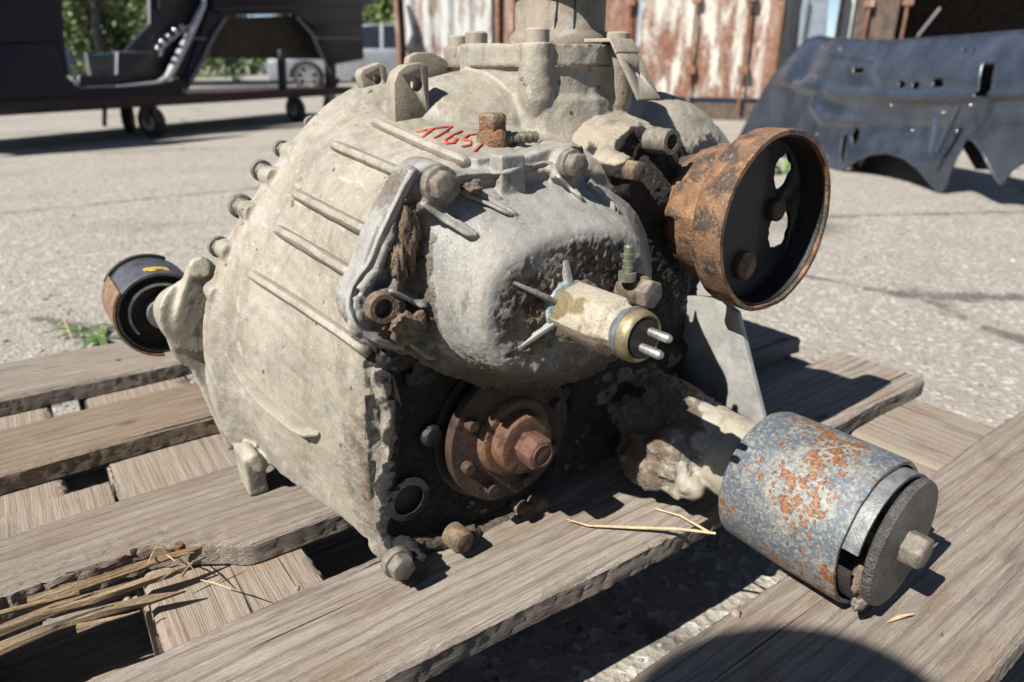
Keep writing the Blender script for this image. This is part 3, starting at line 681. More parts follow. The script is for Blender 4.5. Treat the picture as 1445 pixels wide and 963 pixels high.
def caster(base, px_h, ang, label=None):
    h = px_h; r = h / 2; d = Vector((math.cos(ang), math.sin(ang), 0)); ax = d.cross(UP); c = base + UP * r
    k = S().lathe(c - ax * .022, ax, [(0, .3 * r), (0, r * .93), (.006, r), (.056, r), (.064, r * .93), (.064, .3 * r)], 28, close=True).obj('caster_wheel', 'tyre', tr, 40)
    S().lathe(c - ax * .024, ax, [(0, .5 * r), (.068, .5 * r)], 20).obj('wheel_hub', 'steelgrey', k, 40)
    top = ra.z - .035
    f = S()
    for sd in (-1, 1):
        o = ax * (.040 * sd) + ax * .010; f.prism([c + o - d * .02 - UP * .02, c + o + d * .02 - UP * .02, c + o + d * .055 + UP * (top - c.z), c + o - d * .03 + UP * (top - c.z)], ax * (.004 * sd))
    f.prism([c + ax * x + d * y + UP * (top - c.z) for x, y in ((-.05, -.05), (.05, -.05), (.05, .07), (-.05, .07))], UP * .008); f.obj('caster_fork', 'grime_iron', tr, 30)
hc = T1.copy(); ch = ra.z - .05
caster(GR(217, 195), .235, YAW + 1.2); caster(GR(183, 187), .235, YAW + .3); caster(GR(418, 172), .235, YAW + 1.0); caster(GR(468, 169), .235, YAW + .8); caster(GR(-40, 210), .235, YAW + 1)
sh = empty('car_body_shell', T1.lerp(T2, .4) + UP * (ra.z), 'dark navy cut off car side with door opening and wheel arch', 'car shell')
def pan(pts, name, mat, off=0.0, th=.06, bev=.012, **k):
    return S().prism([TP(x, y, off) for x, y in pts], -Tn * th).obj(name, mat, sh, 30, bevel=bev, **k)
pan([(-80, 165), (80, 154), (150, 151), (233, 147), (252, 141), (266, 128), (262, 110), (235, 118), (165, 124), (110, 122), (96, 108), (80, 60), (-80, 60)], 'sill', 'navy')
pan([(-80, 60), (80, 60), (96, 108), (99, 106), (92, 60), (86, -60), (-80, -60)], 'front_pillar', 'navy')
pan([(210, -60), (212, 34), (178, 72), (166, 74), (166, 106), (112, 107), (112, 124), (165, 124), (228, 117), (243, 102), (262, 60), (285, 22), (292, -60)], 'inner_panel', simple('inner_dark_blue_panel', (.013, .016, .028), .45, .1, .4, 9, .001), -.10, .04)
pan([(224, -60), (224, 14), (236, 16), (237, -60)], 'window_strip', 'black', -.07, .01, .002)
pan([(262, 110), (266, 128), (276, 112), (300, 70), (318, 26), (330, 22), (300, -2), (292, 18)], 'arch_front_panel', 'navy', .0)
pan([(292, 18), (285, 22), (262, 60), (243, 102), (262, 112), (300, 40), (312, 18), (530, 6), (512, -60), (292, -60)], 'upper_side_panel', 'navy', -.02)
pan([(300, 6), (312, 22), (416, 20), (440, 36), (512, 34), (512, 0), (530, -60), (296, -60)], 'rear_quarter_panel', 'navy', .02)
pan([(440, 34), (455, 80), (470, 92), (514, 84), (512, 30)], 'rear_lower_panel', 'navy', .01)
pan([(296, 78), (306, 26), (416, 22), (440, 40), (462, 86), (460, 84), (300, 82), (286, 80)], 'wheel_liner', 'liner', -.22, .03)
for x0, x1 in ((396, 404), (462, 474)): pan([(x0, 70), (x0 + 2, 130), (x1 + 2, 130), (x1, 70)], 'support_leg', 'navy', -.04, .05)
def trim(pts, r, name='trim_strip', mat='chrome', off=.02): return S().tube([TP(x, y, off) for x, y in pts], r, 8).obj(name, mat, sh, 60)
trim([(289, -20), (287, 8), (279, 25), (262, 60), (243, 98), (236, 110), (222, 117), (165, 122)], [.014, .02, .026, .03, .03, .024, .012, .005], 'trim_strip', 'trimw')
trim([(277, 28), (250, 50), (230, 67), (226, 80)], .009); trim([(318, 26), (302, 50), (284, 88), (268, 116)], .012, 'arch_edge', 'steelgrey'); trim([(418, 24), (440, 48), (456, 82), (466, 104)], .012, 'arch_edge', 'steelgrey')
trim([(266, 54), (290, 55)], .006, 'crease_line', 'steelgrey'); trim([(446, 54), (508, 55)], .006, 'crease_line', 'steelgrey'); trim([(166, 74), (215, 74)], .006, 'inner_edge', 'steelgrey', -.09); trim([(112, 124), (190, 121)], .006, 'inner_edge', 'steelgrey', .0); trim([(300, 12), (512, 8)], .012, 'belt_moulding', 'black', .025)
for x, y in ((256, 38), (247, 44), (238, 52), (229, 60), (223, 69)): S().ball(TP(x, y, -.02), .026, 10, 6).obj('clip', 'chrome', sh, 180)
S().lathe(TP(257, 128, .0), Tn, [(0, .013), (.02, .012)], 10).obj('jack_plug', 'steelgrey', sh)
# framed pane seen in the door opening
root = empty('framed_pane', GR(148, 180), 'pale framed glass pane with turquoise edge inside door opening', 'glass pane')
def TQ(x, y): return on_plane(x, y, T1 - Tn * 1.0, Tn)
S().prism([TQ(126, 80), TQ(160, 77), TQ(164, 101), TQ(129, 103)], -Tn * .01).obj('pane', simple('milky_pane', (.36, .38, .34), .4, 0, .3, 4, 0), root)
S().prism([TQ(126, 78), TQ(161, 74), TQ(161, 80), TQ(127, 83)], Tn * .02).obj('turquoise_edge', simple('turquoise_strip', (.10, .42, .38), .5, 0, .2, 4, 0), root)
for a, b in (((122, 74), (128, 106)), ((162, 72), (168, 104)), ((126, 104), (168, 102))): S().tube([TQ(*a), TQ(*b)], .018, 8).obj('frame_bar', 'steelgrey', root)
S().tube([TQ(145, 104), TQ(148, 135), GR(148, 180) + UP * .02], .02, 8).obj('stand', 'railrust', root)

# ================================================================== blue-grey body panel on the ground at right
P0, P1 = GR(1035, 207), GR(1300, 274); pn = (P1 - P0).cross(UP).normalized(); pn = -pn if pn.dot(FWD) > 0 else pn
def lerp_poly(P, t):
    for (a, b), (c, d) in zip(P, P[1:]):
        if t <= c: return b + (d - b) * (t - a) / (c - a)
    return P[-1][1]
topc = [(1035, 204), (1050, 160), (1070, 110), (1088, 78), (1100, 56), (1112, 51), (1130, 54), (1200, 58), (1260, 55), (1365, 46), (1480, 36)]
botc = [(1035, 206), (1060, 214), (1120, 236), (1160, 240), (1178, 241), (1192, 228), (1210, 218), (1232, 216), (1256, 224), (1276, 240), (1292, 264), (1300, 274), (1308, 262), (1322, 226), (1335, 196), (1345, 198), (1358, 214), (1372, 250), (1380, 262), (1395, 240), (1420, 225), (1480, 220)]
NU, NV = 260, 90; Vp = []
def bumpf(x, y):
    b = 0
    def ridge(pts, w, h):
        dmin = 1e9
        for (a0, b0), (a1, b1) in zip(pts, pts[1:]):
            dx, dy = a1 - a0, b1 - b0; t = max(0, min(1, ((x - a0) * dx + (y - b0) * dy) / (dx * dx + dy * dy))); dmin = min(dmin, math.hypot(x - a0 - t * dx, y - b0 - t * dy))
        return h * math.exp(-(dmin / w) ** 2)
    b += ridge([(1090, 112), (1130, 118), (1160, 132), (1260, 138), (1330, 136), (1480, 128)], 7, .020)
    b += ridge([(1128, 80), (1200, 92), (1215, 118), (1290, 118), (1360, 130), (1480, 122)], 3, -.006)
    b += ridge([(1105, 120), (1135, 130), (1132, 150), (1145, 168), (1190, 170)], 5, .016)
    b += ridge([(1284, 170), (1285, 215)], 4, .018); b += ridge([(1120, 60), (1105, 110)], 8, -.03)
    b += .05 * math.exp(-((y - 95) / 60) ** 2) - .05 * max(0, (y - 150) / 90) ** 2 - .04 * math.exp(-((x - 1250) / 70) ** 2) * math.exp(-((y - 180) / 35) ** 2)
    return b
for j in range(NV + 1):
    for i in range(NU + 1):
        x = 1035 + (1480 - 1035) * (i / NU); y0, y1 = lerp_poly(topc, x), lerp_poly(botc, x); y = y0 + (y1 - y0) * j / NV
        p = on_plane(x, y, P0, pn); p = p - pn * (.32 * max(0, p.z)) + pn * bumpf(x, y); Vp.append((x, y, p))
holes = [((1183, 99), 6.5, 3.6), ((1244, 119), 5, 5.5), ((1263, 120), 5, 5.5), ((1292, 116), 7, 6), ((1358, 112), 9, 24), ((1186, 192), 4, 12), ((1174, 208), 3, 22), ((1317, 71), 2.5, 3), ((1329, 71), 2.5, 3)]
Fp = []
for j in range(NV):
    for i in range(NU):
        k = j * (NU + 1) + i; x, y, _ = Vp[k]
        sq = lambda h: (max(abs(x - h[0][0]) / h[1], abs(y - h[0][1]) / h[2]) < 1) if h[1] > 5.5 else (((x - h[0][0]) / h[1]) ** 2 + ((y - h[0][1]) / h[2]) ** 2 < 1)
        if any(sq(h) for h in holes): continue
        Fp.append((k, k + 1, k + NU + 2, k + NU + 1))
root = empty('body_panel', P0.lerp(P1, .5) - UP * 0, 'large blue-grey car body panel lying on its edge at right', 'car part')
me = mesh_from('outer_skin', [v[2] for v in Vp], Fp); me = apply_mods(me, [('SOLIDIFY', dict(thickness=.006, offset=0))]); me.name = 'outer_skin'
link('outer_skin', me, 'panel', root, 180)
for row in (0, NV):
    e_ = [Vp[row * (NU + 1) + i][2] for i in range(0, NU + 1, 2)]
    S().tube([p + pn * .004 for p in e_], .0065, 6).obj('folded_edge', 'panel', root, 60)
for x_, y_ in ((1118, 66), (1150, 70), (1128, 108), (1230, 150), (1300, 160), (1340, 150), (1255, 185), (1320, 186), (1140, 190)):
    p_ = on_plane(x_, y_, P0, pn); p_ = p_ - pn * (.32 * max(0, p_.z)) + pn * (bumpf(x_, y_) + .004); S().ball(p_, .008, 10, 6).obj('spot_weld', 'chrome', root, 180)
# black sheet added behind it for the shade inside
inn = [(1050, 190), (1092, 84), (1110, 62), (1260, 66), (1480, 52), (1480, 195), (1440, 190), (1400, 240), (1370, 240), (1345, 205), (1330, 240), (1310, 262), (1280, 255), (1240, 262), (1180, 252), (1100, 225)]
S().prism([on_plane(x, y, P0 - pn * .16, pn) - pn * (.2 * max(0, on_plane(x, y, P0 - pn * .16, pn).z)) for x, y in inn], -pn * .02).obj('inner_skin', 'black', root)
S().tube([on_plane(x, y, P0 - pn * .02, pn) for x, y in ((1322, 214), (1330, 196), (1345, 168), (1352, 150))], .012, 8).obj('hinge_strap', 'panel', root)

# weeds growing at the pallet's far side and beyond the drum
def weed(px, py, label, n, L, seed, flat=.5):
    b = GR(px, py); rs = random.Random(seed); root = empty('weed', b, label, 'weed'); s = S()
    for k in range(n):
        a = rs.uniform(0, 6.3); l = L * rs.uniform(.5, 1.1); d = Vector((math.cos(a), math.sin(a), rs.uniform(.15, 1.0) * flat)); w = d.cross(UP).normalized() * l * rs.uniform(.05, .11)
        p1 = b + d * l * .5 + UP * l * .12; p2 = b + d * l - UP * l * .05
        s.add([b, p1 + w, p2, p1 - w, b + UP * .001, p1 + w * .9 + UP * .001, p2 + UP * .001, p1 - w * .9 + UP * .001], [(0, 1, 2, 3), (7, 6, 5, 4), (0, 4, 5, 1), (1, 5, 6, 2), (2, 6, 7, 3), (3, 7, 4, 0)])
    s.obj('leaf_rosette', 'weed', root, 60)
    S().tube([b - UP * .005, b + UP * .012], .003, 6).obj('stem', 'weed', root)
weed(118, 468, 'small green weed beside the pallet at the left edge', 9, .07, 2, .25); weed(150, 478, 'flat green grass tuft touching the far pallet board', 12, .08, 3, .15)
weed(1105, 246, 'green weed seen through the upper hole of the rusty drum', 20, .20, 4, .6); weed(1140, 250, 'weed tuft right behind the rusty drum', 14, .14, 5, .6)
s = S(); s.tube([GR(82, 466) + UP * .005, GR(95, 470) + UP * .03, GR(105, 490) + UP * .02], .0015, 5); tag(s.obj('dry_stalk', 'straw'), 'thin curved dry stalk at the left edge of the pallet', 'stalk')

# ================================================================== the pallet
pal = empty('wooden_pallet', Vector((.35, .55, 0)), 'weathered grey wooden pallet carrying the old gearbox', 'pallet')
def plank(name, x0, x1, y0, y1, z1, th, mat, seed, parent=pal, axis='x', skew=0.0, chew=.00160, warp=.003, brk=None, near=None, label=None, rnd=.004):
    """a sawn board with worn, splintery edges; near: how ragged the edge is; brk(x) moves the near edge inwards"""
    L = (x1 - x0) if axis == 'x' else (y1 - y0); W = (y1 - y0) if axis == 'x' else (x1 - x0); n = max(20, int(L / .004)); 
    prof = []; m = 14
    for i in range(m + 1): prof.append((-.5 + i / m, 0.0))         # top
    prof[0] = (-.5, -rnd / th); prof.insert(1, (-.5 + rnd / W, 0.0)); prof[-1] = (.5, -rnd / th); prof.insert(-1, (.5 - rnd / W, 0.0))
    side = 5
    prof += [(.5, -k / side) for k in range(1, side + 1)]; prof += [(.5 - k / 4, -1) for k in range(1, 4)]; prof += [(-.5, -1 + k / side) for k in range(side)]
    k = len(prof); P = np.empty(((n + 1) * k, 3))
    for i in range(n + 1):
        t = i / n; l = t * L
        for j, (u, z) in enumerate(prof):
            w = (u + .5) * W
            P[i * k + j] = (l, w, z * th)
    rag = vnoise(P * np.array([1, .3, .6]), 75, 5, .7, seed) * .35 + .65 * vnoise(P * np.array([.8, 1, 1]), 210, 3, .6, seed + 9); rag2 = vnoise(P * np.array([.25, 1, 1]), 55, 4, .6, seed + 1); slow = vnoise(P * np.array([1, 0, 0]), 5, 2, .5, seed + 2); top = P[:, 2] > -th * .05
    edge_n = np.clip(1 - P[:, 1] / .012, 0, 1) + np.clip(1 - (W - P[:, 1]) / .012, 0, 1)
    gro = vnoise(P * np.array([.06, 1, 1]), 130, 4, .6, seed + 3)
    sgn = np.where(P[:, 1] < W / 2, 1, -1)
    P[:, 1] += sgn * edge_n * chew * (np.abs(rag) * 1.1 + .3 * rag2) + slow * warp
    P[:, 2] += np.where(top, gro * (.00045 if axis == 'x' else .00012) - edge_n * np.abs(rag) * .0016, rag * .0006) + slow * warp * .3
    if brk is not None:
        for i in range(len(P)):
            if P[i, 1] < W * .55:
                d = brk(P[i, 0] + x0); P[i, 1] += d * (1 - P[i, 1] / (W * .55)) * (1 + .10 * rag[i])
                if d > .003 and P[i, 1] < d + .03 and top[i]: P[i, 2] -= .003 * abs(rag[i]) * min(1, d / .01)
    P[:, 1] += (P[:, 0] - L / 2) * skew
    if axis == 'x': Q = P + np.array([x0, y0, z1 + DECK])
    else: Q = np.stack([P[:, 1] + x0, P[:, 0] + y0, P[:, 2] + z1 + DECK], 1)
    F_ = [(i * k + j, i * k + (j + 1) % k, (i + 1) * k + (j + 1) % k, (i + 1) * k + j) for i in range(n) for j in range(k)] + [tuple(range(k - 1, -1, -1)), tuple(range(n * k, n * k + k))]
    me = mesh_from(name, Q, F_); fixn(me); o = link(name, me, mat, parent, 42)
    if label: o['label'] = label
    return o
TH = .022
plank('deck_board', -.30, .877, .935, 1.065, .0, TH, 'wood', 1, label='farthest deck board')
plank('deck_board', -.30, .877, .742, .850, .0, TH, 'woodb', 2, label='deck board with rotten holes in its face')
def brk3(x): return .030 * sm(np.array(.075 - x), -.01, .05).item() + .016 * sm(np.array(.10 - x), 0, .03).item()
plank('deck_board', -.30, .877, .494, .627, .0, TH, 'wood', 3, brk=brk3, label='deck board split open along its near edge')
plank('deck_board', -.30, .877, .312, .424, .0, TH, 'wood', 24, skew=.022, brk=lambda x: -.019 * math.exp(-((x - .42) / .15) ** 2), label='front deck board with clean worn edge')
plank('deck_board', -.10, .877, .083, .217, .0, TH, 'wood', 5, chew=.0016, label='nearest deck board with a long crack')
for x0, x1 in ((.020, .142), (.715, .862)): plank('cross_board', x0, x1, .085, 1.06, -TH - .001, TH, 'woodc', int(x0 * 100) + 7, axis='y', chew=.0016, warp=.001)
plank('cross_board', .40, .50, .46, 1.06, -TH - .001, TH, 'woodc', 77, axis='y', chew=.0016, warp=.001)
plank('cross_board', -.16, -.015, .70, 1.06, -TH - .001, TH, 'woodc', 78, axis='y', label='short broken cross board')
plank('lower_board', -.30, .018, .655, .712, -TH - .001, TH, 'woodc', 79)
for i, y in enumerate((.09, .52, .95)):
    for x in (-.2, .015, .40, .72):
        if (x < 0 and y < .5) or (x == .40 and y < .5): continue
        s = S().box((x, y, 0.022), (x + .10, y + .10, .0855)); s.obj('block', 'woodc', pal, bevel=.003)
    s = S().box((-.30, y - .01, 0.0005), (.877, y + .11, .0215)); s.obj('bottom_board', 'wood', pal, bevel=.003)
for y_, xs in ((.345, (.045, .10)), (.395, (.06, .115)), (.53, (.05,)), (.60, (.11,)), (.77, (.05, .10)), (.36, (.76, .82)), (.40, (.74,)), (.12, (.45,)), (.19, (.47,)), (.985, (.07,))):
    for x_ in xs:
        S().lathe(D3(x_, y_, -.0012), UP, [(-.003, .0038), (.0006, .0040), (.0015, .0030)], 14).obj('nail', 'rusthub', pal, 40)
# thick splinters torn from the split board
def splinter(path, rad, seed):
    s = S(); P = [AZp(x, y, z) for x, y, z in path]; s.tube(P, rad, 7)
    s.v = [v + Vector((0, .0008 * random.uniform(-1, 1), .0012 * random.uniform(-1, 1))) for v in s.v]
    return s.obj('splinter', 'split', pal, 30)
splinter([(-90, 955, -.012), (80, 882, -.012), (150, 862, -.010), (215, 846, -.009), (262, 834, -.008)], [.0055, .005, .0048, .004, .0008], 1)
splinter([(-90, 925, -.010), (80, 860, -.010), (150, 838, -.009), (240, 810, -.008), (290, 786, -.006)], [.0045, .0045, .004, .003, .001], 2)
splinter([(40, 848, -.006), (110, 828, -.005), (180, 805, -.005), (250, 782, -.004), (300, 766, -.003)], [.003, .0032, .003, .0022, .0006], 3)
for k_ in range(7):
    y0_ = 905 - random.uniform(0, 75); xs_ = random.choice([-80, -80, 60, 100]) + random.uniform(0, 30); ln_ = random.uniform(60, 150) + (90 if xs_ < 0 else 0); sl_ = random.uniform(.27, .40)
    o_ = splinter([(xs_, y0_ - sl_ * xs_ * .5, -.012 + .0008 * k_), (xs_ + ln_ * .5, y0_ - sl_ * (xs_ * .5 + ln_ * .5), -.011 + .0008 * k_), (xs_ + ln_, y0_ - sl_ * (xs_ * .5 + ln_), -.010 + .0011 * k_)], [random.uniform(.0010, .0030), random.uniform(.0012, .0028), .0003], 10 + k_)
    o_.data.materials[0] = M[random.choice(['split', 'wood', 'woodb', 'split'])]
splinter([(60, 866, -.004), (130, 846, -.004), (200, 822, -.004), (268, 797, -.003)], [.002, .003, .003, .0008], 4)
rs = random.Random(5)
for k in range(8):
    x, y = rs.uniform(205, 285), rs.uniform(775, 825); a = rs.uniform(-.9, 1.2); L = rs.uniform(14, 46)
    p0 = AZp(x, y, rs.uniform(-.006, .001)); p1 = AZp(x + L * math.cos(a), y - L * math.sin(a), rs.uniform(.001, .010))
    S().tube([p0, p0.lerp(p1, .5) + UP * .001, p1], [.0004, .0007, .0003], 5).obj('splinter', 'straw' if k % 2 else 'split', pal, 40)
for pts, r, lab in (([(800, 733, .006), (830, 742, .004), (900, 745, .006), (960, 747, .009), (1010, 753, .012)], [.0004, .0010, .0014, .0015, .0011], 'long pale straw reaching under the rubber bushing'),
                    ([(925, 718, .003), (960, 728, .004), (1002, 752, .003)], [.0008, .0010, .0012], 'thin brown twig beside the straw stalks'),
                    ([(1252, 878, .002), (1268, 871, .003), (1290, 866, .005)], [.0004, .0016, .0003], 'dry curled leaf in front of the big washer')):
    tag(S().tube([AZp(*p) for p in pts], r, 8).obj('straw', 'straw', None, 60), lab, 'straw')
for x, y, r in ((1038, 866, .004), (420, 830, .0022), (118 + 400, 750 + 78, .0015), (120, 757, .002)):
    v, f = blob(r, r, r * .7, x, 2); p = AZp(x, y, r * .3)
    if x in (1038, 420): tag(S().add([p + q_ for q_ in v], f).obj('stone', 'pebble', None, 60), 'tiny pale stone chip on the %s' % ('nearest board before the bushing' if x == 1038 else 'front board left of the gearbox'), 'stone')

# ================================================================== the gearbox
gb = empty('gearbox', D3(.30, .48, 0), 'old dusty cast aluminium gearbox with rusty flanges, standing on the pallet', 'gearbox')
def sect(y, pts, n=110): return smooth_closed([D3(x, y, z) for x, z in pts], n, 2 if y > .58 else 1)
def align(ring):        # start each ring at its lowest left point so rings match up
    k = min(range(len(ring)), key=lambda i: ring[i].z + ring[i].x * 1.2); return ring[k:] + ring[:k]
H = S()
secs = [(.403, [(.180, .006), (.176, .05), (.177, .12), (.180, .185), (.180, .235), (.200, .285), (.27, .300), (.40, .285), (.50, .22), (.50, .08), (.40, .020), (.26, .010)]),
        (.410, [(.172, .006), (.168, .05), (.168, .12), (.171, .19), (.173, .240), (.198, .291), (.27, .306), (.41, .292), (.51, .22), (.51, .08), (.41, .018), (.26, .008)]),
        (.46, [(.163, .010), (.158, .05), (.157, .12), (.160, .192), (.172, .246), (.207, .296), (.28, .317), (.43, .302), (.54, .23), (.55, .08), (.44, .02), (.26, .008)]),
        (.54, [(0.1410, 0.0200), (0.1330, 0.0600), (0.1330, 0.1250), (0.1450, 0.2000), (0.1730, 0.2557), (0.2120, 0.3077), (0.2900, 0.3317), (0.4700, 0.3117), (0.5800, 0.2400), (0.5800, 0.0800), (0.4700, 0.0200), (0.2600, 0.0120)]),
        (.575, [(0.1370, 0.0220), (0.1250, 0.0700), (0.1240, 0.1300), (0.1350, 0.2000), (0.1730, 0.2539), (0.2130, 0.3099), (0.2900, 0.3369), (0.4900, 0.3119), (0.6000, 0.2400), (0.6000, 0.0800), (0.4800, 0.0200), (0.2600, 0.0120)]),
        (.596, [(.120, .018), (.108, .07), (.107, .13), (.127, .200), (.174, .262), (.224, .318), (.294, .358), (.50, .325), (.61, .24), (.61, .08), (.49, .02), (.26, .010)]),
        (.618, [(.120, .018), (.108, .07), (.107, .13), (.127, .200), (.174, .262), (.224, .318), (.294, .358), (.50, .325), (.61, .24), (.61, .08), (.49, .02), (.26, .010)])]
H.loft([align(sect(y, p)) for y, p in secs])
H.loft([align(sect(y, p)) for y, p in [(.612, [(.15, .05), (.14, .13), (.15, .19), (.20, .27), (.26, .31), (.40, .32), (.56, .28), (.58, .12), (.45, .04), (.28, .03)]),
                                        (.74, [(.24, .07), (.22, .13), (.24, .19), (.28, .24), (.33, .27), (.42, .28), (.52, .24), (.53, .12), (.45, .06), (.32, .05)])]])
# scallops on the rear flange edge with bolt bosses
for px, py in ((297, 470), (305, 520), (309, 560), (318, 600), (345, 296), (313, 352), (374, 246), (404, 213), (446, 178), (480, 158), (296, 410)):
    p = AY(px + 9, py + 3, .607); H.lathe(p + Vector((0, .013, 0)), NY, [(0, .0085), (.024, .0085)], 14)
# foot and lower corner lugs
H.box((.116, .560, DECK + .001), (.134, .592, DECK + .04))
H.lathe(D3(.183, .372, .014), Vector((0, 1, 0)), [(0, .0125), (.05, .015)], 18)
# upper casting: neck plate, bolt columns, domes
dm = [((.545, .515, .235), (.115, .085, .105)), ((.452, .470, .250), (.075, .07, .075)), ((.38, .56, .30), (.12, .08, .06)), ((.47, .56, .30), (.12, .09, .065)), ((.61, .52, .24), (.07, .06, .075))]
for c, r in dm: H.ball(D3(*c), r, 28, 18)
cols = [(AY(672, 52, .565)), (AY(758, 60, .485)), (AY(872, 60, .475)), D3(.53, .60, .37), D3(.40, .64, .37)]
colxy = [(p.x, p.y) for p in cols]
ctr = Vector((.44, .545, 0))
pl_ = [Vector((x, y, 0)) for x, y in colxy]
hull = [pl_[0], pl_[1], pl_[2], pl_[3], pl_[4]]
ringT = smooth_closed([ctr + (p - ctr) * 1.12 for p in hull], 60, 2)
H.loft([[Vector((p.x, p.y, DECK + z)) for p in [ctr + (q - ctr) * k for q in ringT]] for z, k in ((.24, 1.62), (.285, 1.34), (.318, 1.20), (.336, 1.14), (.340, 1.09), (.361, 1.08), (.363, 1.11), (.380, 1.11))])
for (x, y), zb in zip(colxy, (.262, .318, .312, .30, .30)): H.lathe(Vector((x, y, DECK + zb)), UP, [(0, .010), (.018, .0155), (.381 - zb, .0150)], 22)
for a in (0,): H.prism([Vector((colxy[a][0] + dx, colxy[a][1] + dy, DECK + .26)) for dx, dy in ((-.008, 0), (.008, 0), (.03, .05), (.01, .05))], UP * .07)
# ribs and fins laid on the lit side of the bell housing
pre = S().merge(H); pm = pre.mesh('pre'); bmx = bmesh.new(); bmx.from_mesh(pm); tpre = BVHTree.FromBMesh(bmx); bmx.free(); bpy.data.meshes.remove(pm)
def rib_on(tree, pts, r, n=26, lift=.0, shape=None):
    out = []
    for i in range(n):
        t = i / (n - 1) * (len(pts) - 1); k = min(int(t), len(pts) - 2); f = t - k
        x = pts[k][0] * (1 - f) + pts[k + 1][0] * f; y = pts[k][1] * (1 - f) + pts[k + 1][1] * f; loc, nor = hit(tree, x, y)
        if loc is not None and (not out or (loc - out[-1][0]).length < .03): out.append((loc + nor * lift, i / (n - 1)))
    if len(out) < 3: return None
    rr = [r * (shape(t) if shape else 1) for _, t in out]
    return [p for p, _ in out], rr
RIBS = []
def taper(t): return .35 + .65 * min(1, t / .08) * 1.0
for pts in ([(522, 170), (600, 206), (668, 236)], [(468, 204), (520, 226), (585, 254)], [(414, 272), (470, 302), (532, 334)], [(388, 322), (440, 352), (512, 396)], [(350, 384), (420, 428), (480, 468), (522, 500)]):
    q_ = rib_on(tpre, pts, .0036, lift=.0000, shape=taper)
    if q_: RIBS.append(pts); H.tube(q_[0], [k * .8 for k in q_[1]], 10)
q_ = rib_on(tpre, [(345, 632), (400, 690), (470, 742), (530, 792)], .0058, lift=.0015)
if q_: H.tube(q_[0], q_[1], 12)
# front-left edge bead of the housing
q_ = rib_on(tpre, [(537, 520), (552, 580), (548, 660), (540, 740), (548, 790)], .0065, lift=.000)
if q_: H.tube(q_[0], q_[1], 12)
def oil_shade_mask(co, no):  # grease, with the shade of faces turned from the sun painted in
    x, y, z = co[:, 0], co[:, 1], co[:, 2] - DECK; n1 = vnoise(co, 38, 4, .6, 21); n2 = vnoise(co, 14, 3, .55, 22); n3 = vnoise(co, 110, 3, .6, 23)
    front = sm(-no[:, 1] + n1 * .25, .62, .85) * sm(.425 - y, 0, .012) * sm(.275 - z, 0, .02)
    edge = sm(.408 - y + n1 * .010 + n3 * .004, .0, .010) * sm(.24 - z, 0, .03) * sm(x - .166 + n1 * .004, 0, .004)
    under = sm(-no[:, 2], .5, .9) * .6
    right = sm(x - .40 + n1 * .02, 0, .03) * sm(.455 - y - np.abs(z - .30) * .12 + n1 * .02, 0, .018) * sm(.315 - z + n1 * .01, 0, .03)
    oil_shade = np.maximum(np.maximum(front, edge), np.maximum(under, right))
    stain = sm(.475 - y + n2 * .05, 0, .09) * sm(.17 - z + n2 * .03, 0, .08) * sm(.20 - x, -.02, .04)
    soil = stain * (.55 + .60 * sm(n1, -.1, .5))
    sp = sm(n3 + n1 * .7, .95, 1.2) * .5
    return oil_shade, np.maximum(soil, sp * sm(z, .0, .3)) * (1 - oil_shade)
HO, HT = casting('housing', H, 'housing', gb, .0017, 2, .0005, oil_shade_mask, (.0022, .0010))
def fin(tree, pts, w, h, name, mat, parent, n=30, wt=.46, ramp=.10, sink=.002):
    # a straight-sided cast fin that follows the surface under it
    P = []
    for i in range(n):
        t = i / (n - 1) * (len(pts) - 1); k = min(int(t), len(pts) - 2); f = t - k
        l_, n_ = hit(tree, pts[k][0] * (1 - f) + pts[k + 1][0] * f, pts[k][1] * (1 - f) + pts[k + 1][1] * f)
        if l_ is not None and (not P or (l_ - P[-1][0]).length < .03): P.append((l_, n_, i / (n - 1)))
    if len(P) < 4: return None
    nn = [sum((P[min(max(i + o, 0), len(P) - 1)][1] for o in range(-4, 5)), Vector()).normalized() for i in range(len(P))]
    lo = [sum((P[min(max(i + o, 0), len(P) - 1)][0] for o in range(-2, 3)), Vector()) / 5 for i in range(len(P))]; lo[0], lo[-1] = P[0][0], P[-1][0]
    R = []
    for i, (p, _, t) in enumerate(P):
        p = lo[i]; tg = (lo[min(i + 1, len(P) - 1)] - lo[max(i - 1, 0)]).normalized(); s_ = tg.cross(nn[i]).normalized(); hh = h * min(1, .15 + t / ramp) * min(1, .25 + (1 - t) / .12)
        R.append([p - s_ * w / 2 - nn[i] * sink, p + s_ * w / 2 - nn[i] * sink, p + s_ * w * wt / 2 + nn[i] * hh, p - s_ * w * wt / 2 + nn[i] * hh])
    return S().loft(R).obj(name, mat, parent, 30, bevel=w * .14)
for pts in RIBS: fin(HT, pts, .0100, .0062, 'rib', 'housing', gb)
fin(HT, [(318, 498), (345, 530), (385, 572), (425, 602), (452, 613)], .0058, .0095, 'rib', 'housing', gb, 40, .4, .45)
def bolt_part(p, ax, r, h, mat='steel', w=0.0, name='bolt', phase=.3, parent=gb, bev=.0008):
    return hexbolt(p, ax, r, h, w, phase).obj(name, mat, parent, 35, bevel=bev)
# bolt heads round the rear flange seen from in front of it
for px, py, r in ((345, 294, .0085), (314, 352, .0075), (375, 243, .0075), (404, 212, .0060), (447, 177, .0060), (478, 157, .0060)):
    p = AY(px, py, .628); bolt_part(p + Vector((0, .010, 0)), NY, r, .018, 'steel', r * 1.30)
# bolt heads standing on the neck columns
for (x, y), hh in zip(colxy, (.010, .010, .009, .010, .010)):
    S().lathe(Vector((x, y, DECK + .380)), UP, [(-.004, .0102), (hh, .0102), (hh + .0015, .0085)], 24).obj('column_bolt', 'upper', gb, 40)
